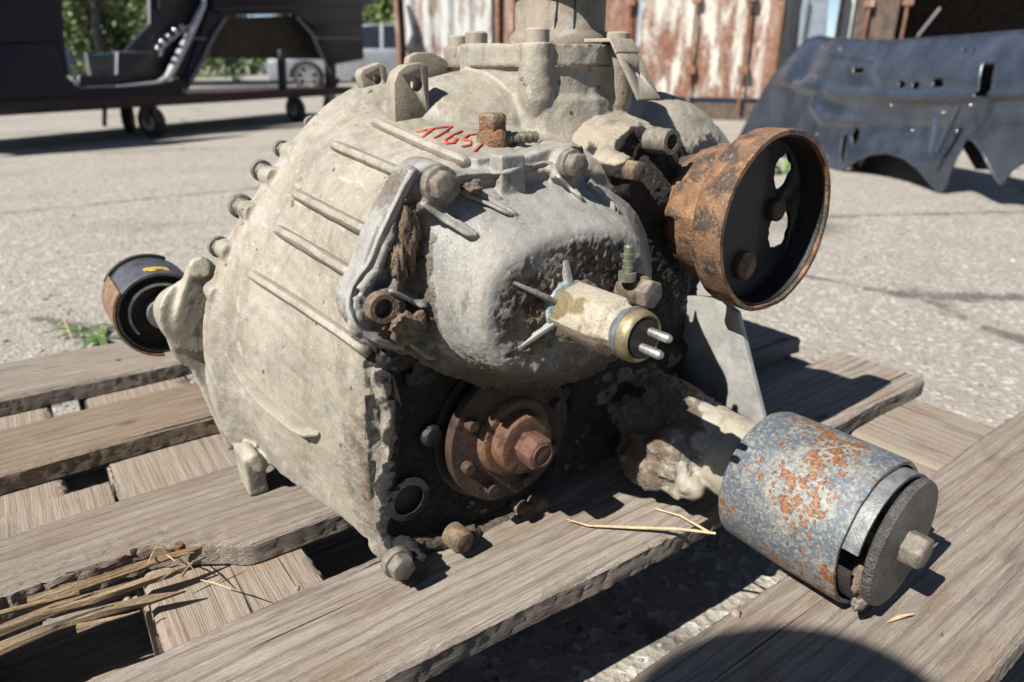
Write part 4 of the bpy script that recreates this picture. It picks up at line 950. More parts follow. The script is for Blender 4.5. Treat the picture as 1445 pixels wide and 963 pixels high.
# lifting lugs with a hole
def cutter(o, c, ax, r, shape=None):
    k = (shape or S().lathe(Vector(c) - Vector(ax).normalized() * .05, ax, [(0, r), (.1, r)], 28)).obj('cut', None, None)
    WORLD.pop(k.name, None); md = o.modifiers.new('b', 'BOOLEAN'); md.operation = 'DIFFERENCE'; md.object = k; md.solver = 'EXACT'
    bpy.context.view_layer.update(); ev = o.evaluated_get(bpy.context.evaluated_depsgraph_get()); me = bpy.data.meshes.new_from_object(ev); old = o.data; nm = old.name
    o.modifiers.clear(); o.data = me; bpy.data.meshes.remove(old); me.name = nm; bpy.data.objects.remove(k); return o
def dusty(o):
    pass
lug = S().prism([AY(x, y, .520) for x, y in ((558, 190), (556, 118), (562, 101), (574, 92), (594, 88), (605, 93), (608, 165), (606, 190))], Vector((0, .016, 0))).obj('lifting_lug', 'upper', gb, 35, bevel=.002)
cutter(lug, AY(581, 119, .528), (0, 1, 0), .0056)
lug = S().prism([AY(x, y, .60) for x, y in ((517, 140), (508, 106), (512, 98), (536, 88), (546, 95), (549, 120), (547, 136))], Vector((0, .014, 0))).obj('lifting_lug', 'upper', gb, 35, bevel=.002)
cutter(lug, AY(529, 112, .605), (0, 1, 0), .0042)
S().prism([AY(x, y, .62) for x, y in ((575, 118), (577, 80), (590, 74), (612, 74), (630, 84), (650, 112))], Vector((0, .012, 0))).obj('rear_lug', 'upper', gb, 35, bevel=.003)
# gasket line under the neck plate
S().loft([[Vector((p.x, p.y, DECK + z)) for p in [ctr + (q - ctr) * k for q in ringT]] for z, k in ((.3620, 1.12), (.3632, 1.12))]).obj('gasket', 'soil', gb, 40)
# vertical pipe on the neck, with a split rubber sleeve
pc = AY(790, 45, .535); pc.z = DECK + .379
pp = S().lathe(pc, UP, [(0, .048), (.006, .048), (.010, .0455), (.014, .0415), (.060, .0415), (.11, .0415), (.11, .036), (.0, .036)], 56, close=True)
pipe = pp.obj('neck_pipe', casting_mat('dirty_brown_neck', (.20, .165, .12), (.28, .235, .175), (.15, .135, .11), rough=.75), gb, 50)
S().lathe(pc + UP * .052, UP, [(0, .042), (.004, .058), (.05, .060), (.05, .04)], 48).obj('pipe_collar', 'rubber', pipe, 40)  # unseen collar above the view, added to shade the pipe top
# cracks in the sleeve
for a0, seed in ((-2.38, 1), (-1.98, 4)):
    pts = []; rs = random.Random(seed)
    for k in range(12): a0 += rs.uniform(.0, .022); pts.append(pc + Vector((math.cos(a0) * .0416, math.sin(a0) * .0416, .014 + .008 * k)))
    S().tube(pts, [.0004] + [.0008 + .0005 * rs.random() for _ in range(10)] + [.0012], 5).obj('crack', 'black', pipe, 60)
# strap bracket bent over the right column
tp = [AY(840, 67, .482), AY(876, 69, .462), AY(894, 100, .448), AY(914, 142, .438)]
tp[0].z = tp[1].z = DECK + .3815
tx = Vector((.0135, 0, 0))
S().loft([[p - tx, p + tx, p + tx + n_ * .003, p - tx + n_ * .003] for p, n_ in ((tp[0], UP), (tp[1], UP), (tp[2].lerp(tp[1], .55), (UP + NY * .6).normalized()))]).obj('strap_fold', 'upper', gb, 30, bevel=.0006)
t0, t1 = tp[2].lerp(tp[1], .55), tp[3]; tn = (t1 - t0).cross(Vector((1, 0, 0))).normalized(); tn = tn if tn.y < 0 else -tn
sb = S().prism([t0 - tx, t0 + tx, t1 + tx, t1 - tx], tn * .003).obj('strap_bracket', 'upper', gb, 30, bevel=.0006)
cutter(sb, t0.lerp(t1, .45), tn, .0034)
# right hand side boss group in the shadow
B = S()
B.lathe(AY(880, 240, .43) + Vector((0, .03, 0)), NY, [(0, .045), (.035, .040), (.045, .036)], 30)
B.lathe(AY(905, 250, .43) + Vector((.02, .05, -.02)), NY, [(0, .06), (.045, .055)], 30)
B.lathe(AY(930, 199, .405) + Vector((0, .045, 0)), NY, [(0, .012), (.045, .0105)], 18)
B.lathe(AY(885, 240, .392) + Vector((0, .03, 0)), NY, [(0, .016), (.028, .011), (.032, .009)], 16)
B.lathe(AY(810, 232, .385) + Vector((0, .03, 0)), NY, [(0, .016), (.03, .014)], 18)
B.box((.33, .405, DECK + .05), (.50, .47, DECK + .27))
B.loft([[D3(.46, .44, .25), D3(.56, .44, .25), D3(.56, .44, .10), D3(.46, .44, .06)], [D3(.46, .56, .28), D3(.60, .56, .26), D3(.58, .56, .08), D3(.46, .56, .05)]])
def boss_shade_mask(co, no):
    n1 = vnoise(co, 60, 4, .6, 31); return .86 - .2 * sm(n1, .5, .8) - .9 * sm(no[:, 2] - no[:, 0] * .4 - .50 + n1 * .25, .1, .4), .30 * sm(n1, .3, .8)  # shade painted black by facing; sunward tops stay cream
casting('side_boss', B, 'upper', gb, .0025, 5, .0008, boss_shade_mask, (.003, .002))
tb = S().lathe(AY(933, 199, .398), NY, [(-.012, .0105), (.012, .0100), (.012, .0062), (-.012, .0062)], 28, close=True).obj('threaded_boss', 'steel', gb, 40)
S().lathe(AY(933, 199, .398), NY, [(-.012, .0062), (.002, .0062)], 20).obj('bore', 'black', tb, 40)
bolt_part(AY(886, 240, .392), NY, .0085, .012, 'soil'); bolt_part(AY(962, 320, .40), NY, .004, .03, 'steel', 0, 'stud')

# ---------------------------------------------------------------- grey front cover with rounded dome
yF, yB = .384, .403; C_ = S()
fl = smooth_closed([AY(x, y, yF) for x, y in ((560, 268), (578, 236), (600, 226), (626, 236), (655, 246), (700, 238), (765, 212), (790, 206), (818, 218), (836, 262), (880, 300), (914, 350), (914, 430), (880, 500), (780, 545), (690, 545), (620, 528), (575, 495), (520, 482), (492, 452), (486, 414), (510, 384), (522, 335))], 90, 2)
C_.loft([fl, [p + Vector((0, yB - yF, 0)) for p in fl]])
base = [(606, 288), (640, 272), (700, 262), (800, 256), (866, 280), (902, 318), (914, 380), (906, 450), (864, 508), (790, 538), (700, 540), (642, 520), (606, 480), (592, 420), (590, 340)]
b0 = smooth_closed([AY(x, y, yF) for x, y in base], 80, 1)
fr = [(706, 378), (740, 350), (790, 332), (850, 326), (890, 336), (905, 372), (903, 420), (880, 470), (820, 505), (760, 520), (720, 520), (694, 495), (682, 455), (686, 412)]
f0 = smooth_closed([AY(x, y, .3380) for x, y in fr], 80, 2)
def al2(r):
    c = sum(r, Vector()) / len(r); k = min(range(len(r)), key=lambda i: abs(math.atan2((r[i] - c).z, (r[i] - c).x) - 2.4)); r = r[k:] + r[:k]
    return r
b0, f0 = al2(b0), al2(f0)
# f0 gets grown so that its rounded shoulder keeps the traced edge
cf = sum(f0, Vector()) / len(f0)
rings = []
for t, ins in ((0, -.007), (.08, -.0035), (.3, -.0025), (.6, -.0030), (.86, -.0030), (.94, -.0024), (.985, -.0006), (1.0, .0022)):
    ring = []
    for a, b in zip(b0, f0):
        p = a.lerp(b, t); c = (sum(b0, Vector()) / len(b0)).lerp(cf, t); d = (c - p); d.y = 0; p = p + d.normalized() * ins; p.y = yF + (.334 - yF) * t; ring.append(p)
    rings.append(ring)
C_.loft(rings)
# shallow recessed face is left by a raised shoulder: ribs from the sensor boss
def onf(x, y, yy=.3345): return AY(x, y, yy)
sc_ = AY(800, 437, .3340)
C_.lathe(AY(806, 440, .3400), NY, [(0, .030), (.006, .0245), (.014, .0215), (.020, .0195)], 26)
C_.lathe(AY(708, 446, .3400), NY, [(0, .0062), (.006, .0060), (.0075, .004)], 18)
# flange bosses and their ribs onto the dome
for px, py, r in ((606, 262, .0155), (795, 236, .0145), (534, 440, .0170)):
    C_.lathe(AY(px, py, yF) + Vector((0, .018, 0)), NY, [(0, r * 1.05), (.020, r), (.025, r * .93)], 26)
pm = C_.mesh('pre'); bmx = bmesh.new(); bmx.from_mesh(pm); tcov = BVHTree.FromBMesh(bmx); bmx.free(); bpy.data.meshes.remove(pm)
def ribc(a, b, r0, r1):
    for lf in (.0, .0016):
        q = rib_on(tcov, [a, b], 1.0, n=12, lift=lf * r0 / .004, shape=lambda t: r0 + (r1 - r0) * t)
        if q: C_.tube(q[0], q[1], 10)
ribc((594, 282), (672, 336), .0045, .0018); ribc((634, 254), (728, 306), .0045, .0015)
ribc((556, 300), (528, 380), .0045, .0045); ribc((528, 380), (506, 410), .0045, .0050); ribc((586, 240), (552, 310), .005, .0045)
ribc((594, 290), (560, 345), .0035, .003); ribc((560, 345), (550, 405), .003, .004); ribc((548, 408), (606, 428), .0045, .0015)
ribc((782, 244), (820, 284), .0045, .0015); ribc((826, 256), (872, 300), .004, .0015)
ribc((640, 262), (780, 238), .0035, .0035); ribc((500, 415), (510, 470), .005, .005); ribc((510, 470), (575, 492), .005, .004)
ribc((560, 470), (620, 505), .004, .002)
for a, b in (((703, 262), (738, 224)),):
    C_.box(tuple(AY(703, 268, .376)[:1]) + (.372,) + (AY(703, 266, .376).z - .004,), (AY(737, 266, .376).x, .386, AY(720, 218, .376).z))
C_.box((AY(668, 242, .398).x, .394, AY(668, 250, .398).z), (AY(700, 242, .398).x, .412, AY(690, 222, .398).z))
fcx, fcz = cf.x, cf.z
def inside_face(co):
    P2 = np.array([(p.x, p.z) for p in f0]); c = P2.mean(0); q = co[:, [0, 2]] - c; ang = np.arctan2(q[:, 1], q[:, 0]); pa_ = np.arctan2(P2[:, 1] - c[1], P2[:, 0] - c[0]); pr2 = np.hypot(P2[:, 0] - c[0], P2[:, 1] - c[1])
    o = np.argsort(pa_); rr = np.interp(ang, pa_[o], pr2[o], period=2 * math.pi); return np.hypot(q[:, 0], q[:, 1]) / rr
def cover_mask(co, no):
    n1 = vnoise(co, 45, 4, .6, 41); n2 = vnoise(co, 120, 4, .65, 42); k = inside_face(co); x, y, z = co[:, 0], co[:, 1], co[:, 2] - DECK
    face = sm(1.02 - k + n2 * .05, 0, .16) * sm(.345 - y, 0, .004)
    clump = face * (sm(n1 + .25 * n2 + 1.4 * np.exp(-((x - .315) ** 2 + (z - .255) ** 2) / .0006) + 1.0 * np.exp(-((x - .268) ** 2 + (z - .216) ** 2) / .0003) + .9 * np.exp(-((x - .278) ** 2 + (z - .200) ** 2) / .0003), .40, .80))
    low = sm(.205 - z + n1 * .018 - (.385 - y) * .1, 0, .03) * .50 + sm(.178 - z + n1 * .02, 0, .02) * .25
    P_ = AY(572, 340, .385); pocket = np.exp(-(((x - P_.x) ** 2) / .00012 + ((z + DECK - P_.z) ** 2) / .0012)) * sm(y - .370, 0, .004)
    Q_ = AY(560, 448, .385); pock2 = np.exp(-((x - Q_.x) ** 2 + (z + DECK - Q_.z) ** 2) / .0007) * sm(y - .368, 0, .004)
    soil = np.maximum(np.maximum(low, pocket * 1.4), np.maximum(pock2 * 1.2, clump * .8))
    soil = np.maximum(soil, face * (.42 + .25 * n1)); oil_shade = np.maximum(face * (.34 + .40 * n2 + .2 * n1) * sm(.2 - no[:, 2], -.2, .2), sm(y - .386, 0, .006) * sm(.21 - z + n1 * .02, 0, .03))  # dark face coat partly stands for its shade, less on upturned parts
    oil_shade = np.maximum(oil_shade, sm(n1, .3, .8) * sm(.19 - z, 0, .02) * sm(y - .37, 0, .01))
    return oil_shade, soil
CO, CT = casting('front_cover', C_, 'cover', gb, .0014, 2, .00035, cover_mask, (.0014, .0032))
bolt_part(AY(621, 262, .372), NY, .0100, .010, 'steel', .0125, phase=.1); bolt_part(AY(806, 232, .370), NY, .0088, .010, 'steel', .0105, phase=.5)
bh = S().lathe(AY(538, 434, .362), NY, [(-.004, .0095), (.004, .0092), (.004, .0062), (-.004, .0062)], 22, close=True).obj('bolt_sleeve', 'soil', gb, 40)
S().lathe(AY(538, 434, .362), NY, [(-.006, .0064), (-.001, .0064)], 18).obj('bore', 'black', bh)
bp = Vector((.2900, .318, DECK + .2095))
for (x0, y0), wd_ in (((712, 393), .0045), ((797, 356), .0085), ((706, 511), .0055)):
    e, _ = hit(CT, x0, y0); e = e + Vector((0, .001, 0)); m = e.lerp(Vector((bp.x, e.y, bp.z)), .98); tp_ = Vector((bp.x, bp.y + .006, bp.z)); dr_ = (m - e).normalized(); sd_ = dr_.cross(Vector((0, 1, 0))).normalized()
    top_ = e.lerp(tp_, .86)
    S().loft([[e - sd_ * wd_ * .3 + Vector((0, .004, 0)), m - sd_ * wd_ + Vector((0, .004, 0)), top_ - sd_ * wd_ * .35, e - sd_ * wd_ * .25 - Vector((0, .0008, 0))], [e + sd_ * wd_ * .3 + Vector((0, .004, 0)), m + sd_ * wd_ + Vector((0, .004, 0)), top_ + sd_ * wd_ * .35, e + sd_ * wd_ * .25 - Vector((0, .0008, 0))]]).obj('web', 'cover', gb, 30, bevel=.0006)
for pa_, pb_2 in (((594, 286), (668, 334)), ((634, 262), (724, 304)), ((784, 246), (822, 284)), ((828, 262), (868, 298)), ((548, 410), (604, 432)), ((562, 474), (612, 506))): fin(CT, [pa_, pb_2], .0042, .0042, 'web', 'cover', gb, 16, ramp=.05)
fin(CT, [(582, 240), (560, 288), (540, 330), (524, 372), (500, 400), (492, 430), (502, 462), (530, 480), (570, 492)], .0060, .0034, 'flange_rim', 'cover', gb, 60, ramp=.05)
fin(CT, [(640, 252), (700, 246), (780, 230)], .0050, .0030, 'flange_rim', 'cover', gb, 30, ramp=.05)
# crumbling mud in the pockets
def mud(c, rx, ry, rz, seed, mat='soil', name='mud_clump', sub=4, amp=.5):
    v, f = blob(rx, ry, rz, seed, sub, amp); return S().add([c + p for p in v], f).obj(name, mat, gb, 180)
mud(AY(575, 330, .380), .007, .005, .020, 3); mud(AY(560, 372, .380), .006, .006, .016, 4); mud(AY(660, 268, .372), .008, .005, .004, 5); mud(AY(580, 462, .372), .012, .006, .010, 6)
mud(AY(768, 460, .335), .010, .0030, .009, 7, amp=.8); mud(AY(780, 408, .335), .007, .0022, .008, 8, amp=.8); mud(AY(752, 484, .335), .010, .0025, .006, 10, amp=.8)
mud(AY(566, 500, .395), .014, .008, .012, 11, 'black'); mud(AY(600, 520, .395), .016, .008, .012, 12, 'black')

# oil pressure sender: hexagonal brass body, crimp ring, two pins
sx, sz = .2900, DECK + .2095; sc = lambda y: Vector((sx, y + .018, sz))
snd = S().lathe(sc(.314), NY, [(0, .0190), (.004, .0195), (.046, .0195), (.049, .0165), (.058, .0150)], 6, math.pi / 6 + .15).obj('sender_body', None, gb, 30, bevel=.0007)
def sender_mat():
    n = NT('dusty_brass_hexagon'); f = n.noise(85, 5, .65); g = n.noise(420, 4, .7); clean = n.step(n.noise(34, 3, .5), .57, .62)
    col = n.mix(n.step(f, .35, .65), (.42, .37, .27), (.52, .47, .37)); col = n.mix(n.math('MULTIPLY', n.step(g, .5, .65), .5), col, (.32, .24, .14)); col = n.mix(clean, col, (.30, .24, .13))
    return n.out(col, .6, n.math('MULTIPLY', clean, .6), n.bump(n.math('ADD', f, g), .0016, .9))
snd.data.materials.append(sender_mat())
S().lathe(sc(.318), NY, [(0, .0205), (.006, .0198), (.0075, .0175)], 30).obj('blue_sealant', simple('pale_blue_sealant', (.33, .40, .42), .6, 0, .4, 150, .001), snd, 50)
S().lathe(sc(.260), NY, [(0, .0150), (.004, .0172), (.007, .0172), (.007, .0120), (0, .0120)], 40, close=True).obj('seal_ring', simple('grey_seal_ring', (.17, .19, .21), .5, .2, .4, 200, .0004), snd, 40)
S().lathe(sc(.254), NY, [(0, .0168), (.005, .0166), (.0082, .0158), (.0095, .0142), (.008, .0122), (.002, .0115)], 48).obj('crimp_ring', 'brass', snd, 50)
S().lathe(sc(.2465), NY, [(0, .0122), (.0018, .0120)], 32).obj('pin_insulator', 'black', snd, 40)
for dx, dz in ((.0052, .0030), (-.0012, -.0058)):
    S().lathe(Vector((sx + dx, .265, sz + dz)), NY, [(0, .0029), (.016, .0029), (.0180, .0022), (.0187, .0008)], 20).obj('contact_pin', 'pin', snd, 45)
# breather union behind it: banjo body, hex head, barbed nipple
uc = AY(892, 407, .3280); ux = Vector((.05, -1, -.02)).normalized()
un = S(); un.lathe(uc - ux * .012, ux, [(0, .0105), (.006, .0120), (.018, .0120), (.024, .0105)], 22); un.obj('union_body', 'soil', gb, 40, bevel=.0005)
bolt_part(uc + ux * .012, ux, .0108, .008, 'steel', 0, 'union_bolt', .2)
nb_ = AY(885, 388, .3220)
S().lathe(nb_, UP, [(-.004, .0062), (.002, .0062), (.002, .0034), (.006, .0040), (.0062, .0033), (.0105, .0040), (.0107, .0033), (.015, .0040), (.0153, .0032), (.020, .0035), (.021, .0024)], 22).obj('barbed_nipple', simple('green_grey_brass', (.30, .31, .22), .4, .5, .35, 200, .0004), gb, 40)
# rusty elbow fitting on top with nozzle
loc, nor = hit(HT, 698, 222)
ec = AY(695, 208, .440); ec.z = max(ec.z, DECK + .30) if loc is None else ec.z
el = S().lathe(ec - UP * .006, UP, [(0, .0125), (.006, .0125), (.016, .0120), (.020, .0095)], 20).obj('elbow_fitting', 'rustbrown', gb, 40)
S().lathe(ec + UP * .0125, UP, [(0, .0112), (.0105, .0114), (.0120, .0098)], 6, .25).obj('hexagon_head', 'rustbrown', el, 30, bevel=.0005)
nx = Vector((1, -.35, .02)).normalized()
S().lathe(ec + UP * .006 + nx * .006, nx, [(0, .0055), (.008, .0055), (.009, .0042), (.014, .0047), (.0143, .0038), (.019, .0047), (.0193, .0038), (.024, .0047), (.0243, .0038), (.029, .0044), (.030, .003)], 22).obj('hose_nozzle', 'barb', el, 40)
S().tube([ec - UP * .004, ec - UP * .03], .0125, 16).obj('fitting_base', 'upper', gb, 40)
# red marker writing 1165 on the housing
def stroke(pts, name='red_mark', w=.0016):
    P = []
    for (a, b), (c, d) in zip(pts, pts[1:]):
        for k in range(5):
            l_, n_ = hit(HT, a + (c - a) * k / 5, b + (d - b) * k / 5)
            if l_ is not None: P.append(l_ + n_ * .0004)
    if len(P) > 3: S().tube(P, w * .7, 5).obj(name, 'redpaint', gb, 60)
stroke([(588, 187), (600, 185), (612, 184)]); stroke([(612, 183), (602, 190), (596, 196)]); stroke([(600, 185), (622, 181), (638, 180)]); stroke([(638, 180), (624, 190), (610, 198)])
stroke([(652, 186), (638, 192), (628, 199), (630, 204), (640, 203), (645, 197), (638, 195)]); stroke([(676, 190), (660, 192), (652, 198), (664, 200), (664, 206), (648, 209)]); stroke([(684, 198), (678, 206), (672, 212), (668, 216)])

# ---------------------------------------------------------------- rusty drum flange on the right
dc = Vector((.508, .323, DECK + .2415)); Yp_ = Vector((0, 1, 0)); R0 = .0745
dr = S().lathe(dc, Yp_, [(0, R0), (.0, R0 - .0035), (.030, R0 - .0045), (.0305, .0), (.0365, .0), (.0370, R0 - .001), (.030, R0 + .0005), (.004, R0 + .0008)], 72)
drm = S().lathe(dc, Yp_, [(0, R0), (.0, R0 - .0035), (.027, R0 - .0045), (.029, R0 - .004), (.0305, R0 - .0030), (.027, R0 - .0004), (.003, R0 + .0010)], 90, close=True).obj('brake_drum', 'rust', gb, 40)
me = drm.data; co = np.empty(len(me.vertices) * 3); me.vertices.foreach_get('co', co); co = co.reshape(-1, 3); n1 = vnoise(co, 60, 4, .6, 51)
co += n1[:, None] * .0008; me.vertices.foreach_set('co', co.ravel()); me.update()
S().lathe(dc, Yp_, [(.003, R0 - .0052), (.003, R0 - .0046), (.026, R0 - .0052), (.026, R0 - .0060)], 80, close=True).obj('sooty_inner_wall', 'black', drm, 40)  # liner and web black, standing in for the shade inside the drum
pt_ = S().lathe(dc + Yp_ * .025, Yp_, [(0, R0 - .004), (.005, R0 - .004)], 60).obj('drum_web', 'black', drm, 40)
for px, py, r, sd in ((1104, 242, .0150, 2), (1098, 325, .0178, 5)):
    rs = random.Random(sd); q0 = AY(px, py, .350); kk = S().prism([q0 + Vector((math.cos(t) * rr, -.05, math.sin(t) * rr)) for t, rr in [(2 * math.pi * k / 22, r * (1 + rs.uniform(-.13, .10))) for k in range(22)]], Vector((0, .1, 0)))
    cutter(pt_, q0, (0, 1, 0), r, kk)
h1 = AY(1104, 242, .364); h2 = AY(1098, 325, .364)
S().lathe(AY(1100, 297, .342), NY, [(-.012, .010), (.000, .010), (.001, .007)], 18).obj('web_boss', 'rustdark', drm, 40, bevel=.001)
S().lathe(AY(1055, 376, .342), NY, [(-.014, .0125), (.000, .0125), (.001, .009)], 18).obj('web_boss', 'rust', drm, 40, bevel=.001)
# three-armed yoke hub behind the drum
hub = S()
def hp_(a, r): return (math.cos(a) * r, math.sin(a) * r)
prof = []
for k in range(3):
    a = R_(150 + 120 * k)
    for da, r in ((-.42, .070), (-.25, .0745), (.25, .0745), (.42, .070), (.62, .052), (1.05, .044), (1.48, .052)): prof.append((da + a, r))
prof = sorted(prof, key=lambda t: t[0])
ringh = [Vector((dc.x + hp_(a, r)[0], 0, dc.z + hp_(a, r)[1])) for a, r in prof]
def rg(y, k): return [Vector((dc.x + (p.x - dc.x) * k, y, dc.z + (p.z - dc.z) * k)) for p in ringh]
HA = [(70, 0.0598), (84, 0.0635), (112, 0.0635), (128, 0.0618), (146, 0.0627), (176, 0.0635), (196, 0.0618), (214, 0.0627), (244, 0.0635), (258, 0.0614), (276, 0.0581), (300, 0.0440), (340, 0.0380), (10, 0.0380), (45, 0.0440)]
def hring(y, k): return [Vector((dc.x + r_ * k * math.cos(R_(a_)), y, dc.z + r_ * k * math.sin(R_(a_)))) for a_, r_ in HA]
hub.loft([hring(.3525, .98), hring(.362, .93), hring(.392, .93), hring(.397, .86)]); hub.loft([hring(.39, .88), hring(.406, .80), hring(.43, .70)])
hub.lathe(dc + Yp_ * .06, Yp_, [(0, .030), (.09, .034)], 32)
hub.obj('yoke_hub', 'rust', gb, 28, bevel=.0018)
S().lathe(dc + Yp_ * .115, Yp_, [(0, .045), (.02, .050), (.05, .054)], 40).obj('hub_collar', 'upper', gb, 40)

# ---------------------------------------------------------------- output flange with rusty nut on the dark face
fc = Vector((.280, .392, DECK + .0915)); fl_ = S().lathe(fc, NY, [(-.03, .030), (.0, .030), (-.001, .0560), (.0005, .0568), (.0080, .0568), (.0087, .0562), (.0087, .030), (.010, .030)], 72).obj('output_flange', 'rustdark', gb, 40)
S().lathe(fc, NY, [(.006, .034), (.014, .0325), (.016, .031), (.016, .025)], 56).obj('hub_step', 'rusthub', fl_, 40, bevel=.0004)
S().lathe(fc, NY, [(.012, .0255), (.027, .0250), (.029, .0235), (.029, .017)], 56).obj('hub_step', 'rusthub', fl_, 40, bevel=.0004)
S().lathe(fc, NY, [(.026, .0135), (.045, .0135), (.047, .0122)], 6, .35).obj('centre_nut', 'rustnut', fl_, 30, bevel=.0007)
S().lathe(fc, NY, [(.045, .0092), (.0480, .0092), (.0480, .0078), (.045, .0078)], 30, close=True).obj('nut_collar', 'rustnut', fl_, 40)
for a in (196, 150, 240, 285, 330, 20): 
    c = fc + Vector((math.cos(R_(a)) * .0455, 0, math.sin(R_(a)) * .0455)); S().lathe(c, NY, [(.004, .0052), (.0145, .0050), (.0155, .0042)], 18).obj('flange_stud', 'rustdark', fl_, 40)
S().lathe(fc + Yp_ * .004, NY, [(-.02, .064), (-.004, .062)], 60).obj('seal_housing', 'black', gb, 40)
# bolts and bosses round the dark front face
bolt_part(AY(561, 794, .375), NY, .0100, .011, 'steel', .0118, phase=.2)
for px, py, y, r, mt in ((655, 766, .375, .0095, 'soil'), (832, 713, .385, .0080, 'soil'), (765, 716, .390, .0080, 'soil'), (745, 722, .392, .0065, 'soil'), (612, 617, .395, .0085, 'black'), (797, 555, .395, .007, 'rustdark'), (835, 605, .395, .0085, 'black')):
    S().lathe(AY(px, py, y), (NY + Vector((.1, 0, 0))).normalized(), [(-.016, r * 1.05), (-.001, r * 1.05), (.0015, r * .85)], 18).obj('face_bolt', mt, gb, 35, bevel=.0006)
gbz = S().lathe(AY(575, 704, .398), NY, [(-.01, .0185), (.002, .0178), (.0025, .0125), (-.01, .0125)], 34, close=True).obj('plug_boss', 'steel', gb, 40)
gbz.data.materials.clear(); gbz.data.materials.append(simple('oily_grey_boss', (.022, .018, .015), .6, 0, .7, 200, .003))
S().lathe(AY(575, 704, .400), NY, [(-.01, .0128), (-.001, .0128)], 24).obj('bore', 'black', gbz)
L_ = S()
for px, py, r in ((655, 757, .012), (700, 748, .010), (770, 722, .012), (820, 700, .013), (845, 695, .012), (740, 735, .010)): L_.ball(AY(px, py, .402), (r, .014, r * .8), 16, 10)
L_.tube([AY(560, 770, .404), AY(640, 762, .402), (AY(740, 728, .402)), AY(850, 690, .402)], .007, 10)
casting('lower_lip', L_, 'upper', gb, .0022, 3, .0008, lambda co, no: (np.full(len(co), .42), np.full(len(co), .62)), (.003, .003))

# ---------------------------------------------------------------- mounting arm and rubber bushing at the lower right
A_ = S()
ac = lambda y: Vector((.440, y, DECK + .0600))
A_.lathe(ac(.255), Yp_, [(0, .036), (.04, .034), (.08, .037), (.13, .042), (.17, .046)], 36)
A_.loft([[D3(.33, .395, .02), D3(.46, .395, .02), D3(.50, .395, .11), D3(.36, .395, .12)], [D3(.30, .44, .03), D3(.48, .44, .03), D3(.52, .44, .14), D3(.34, .44, .14)]])
v, f = blob(.026, .044, .030, 12, 4, .35); A_.add([D3(.408, .338, .048) + p for p in v], f)
def arm_mask(co, no):
    n1 = vnoise(co, 60, 4, .6, 61); x, y, z = co[:, 0], co[:, 1], co[:, 2] - DECK; o = np.maximum(sm(y - .365 + n1 * .03, 0, .03), sm(.035 - z + n1 * .01, 0, .02) * sm(y - .31, 0, .03)) * .9; return o, sm(y - .300 + n1 * .03, 0, .03) * (1 - o) * .72  # o paints the arm's shade black towards its back and foot
casting('mount_arm', A_, 'bracket', gb, .0020, 4, .0007, arm_mask, (.0018, .0026))
# pale web plate that carries the arm
tpl = [AX(x, y, .500) for x, y in ((968, 418), (1012, 420), (1040, 441), (1062, 530), (1081, 606), (1050, 640), (985, 640), (930, 560), (950, 470))]
S().prism(tpl, Vector((.006, 0, 0))).obj('web_plate', simple('bare_zinc_plate', (.50, .49, .45), .45, .35, .3, 40, .0006), gb, 30, bevel=.001)
bc = Vector((.440, .168, DECK + .0580))
bsh = S().lathe(bc, Yp_, [(0, .0545), (.002, .0555), (.045, .0558), (.092, .0545), (.095, .0530), (.095, .0500), (.060, .0505), (.0, .0520)], 84, close=True).obj('bushing_sleeve', 'bush', gb, 40)
me = bsh.data; co = np.empty(len(me.vertices) * 3); me.vertices.foreach_get('co', co); co = co.reshape(-1, 3); co += vnoise(co, 30, 3, .5, 71)[:, None] * .0009; me.vertices.foreach_set('co', co.ravel()); me.update()
def arc_sleeve(r0, r1, a0, a1, y0, y1, n=50, c=bc):
    s = S(); rr = []
    for k in range(n + 1):
        a = R_(a0 + (a1 - a0) * k / n); u = Vector((math.cos(a), 0, math.sin(a))); b = Vector((c.x, 0, c.z)); rr.append([b + u * r0 + Yp_ * y0, b + u * r1 + Yp_ * y0, b + u * r1 + Yp_ * y1, b + u * r0 + Yp_ * y1])
    return s.loft(rr)
arc_sleeve(.0480, .0505, 15, 168, .158, .21).obj('inner_shell', simple('dull_steel_band', (.24, .25, .25), .5, .35, .4, 120, .0006), bsh, 40)
S().lathe(bc, Yp_, [(.004, .022), (.010, .050), (.085, .050), (.09, .028)], 50).obj('rubber_core', 'rubber', bsh, 40)
S().lathe(bc + NY * .012, Yp_, [(0, .014), (.03, .014)], 24).obj('core_tube', 'bracket', bsh, 40)
arc_sleeve(.0475, .0490, 185, 262, .160, .175).obj('rubber_lip', 'rubber', bsh, 40)
v, f = blob(.010, .006, .012, 31, 3, .5); S().add([bc + Vector((-.034, -.008, -.020)) + p for p in v], f).obj('torn_lump', 'soil', bsh, 180)
v, f = blob(.013, .005, .007, 33, 3, .5); S().add([bc + Vector((-.026, -.010, -.036)) + p for p in v], f).obj('torn_lump', 'steel', bsh, 180)
def washer_mat():
    n = NT('pitted_dark_washer'); f = n.noise(90, 5, .6); g = n.noise(360, 4, .7)
    col = n.mix(n.step(f, .35, .65), (.115, .108, .098), (.22, .21, .195)); return n.out(col, .42, .55, n.bump(n.math('ADD', f, g), .0030, 1.0))
wc = Vector((.4415, .153, DECK + .0590)); wx = Vector((.05, -1, -.02)).normalized()
wsh = S().lathe(wc, wx, [(-.0045, .0455), (-.0030, .0472), (.0005, .0475), (.0025, .0465), (.0030, .0445)], 72).obj('large_washer', washer_mat(), gb, 40)
bolt_part(wc + wx * .004, wx, .0125, .0125, 'steel', 0, 'washer_bolt', .15, gb, .0012)

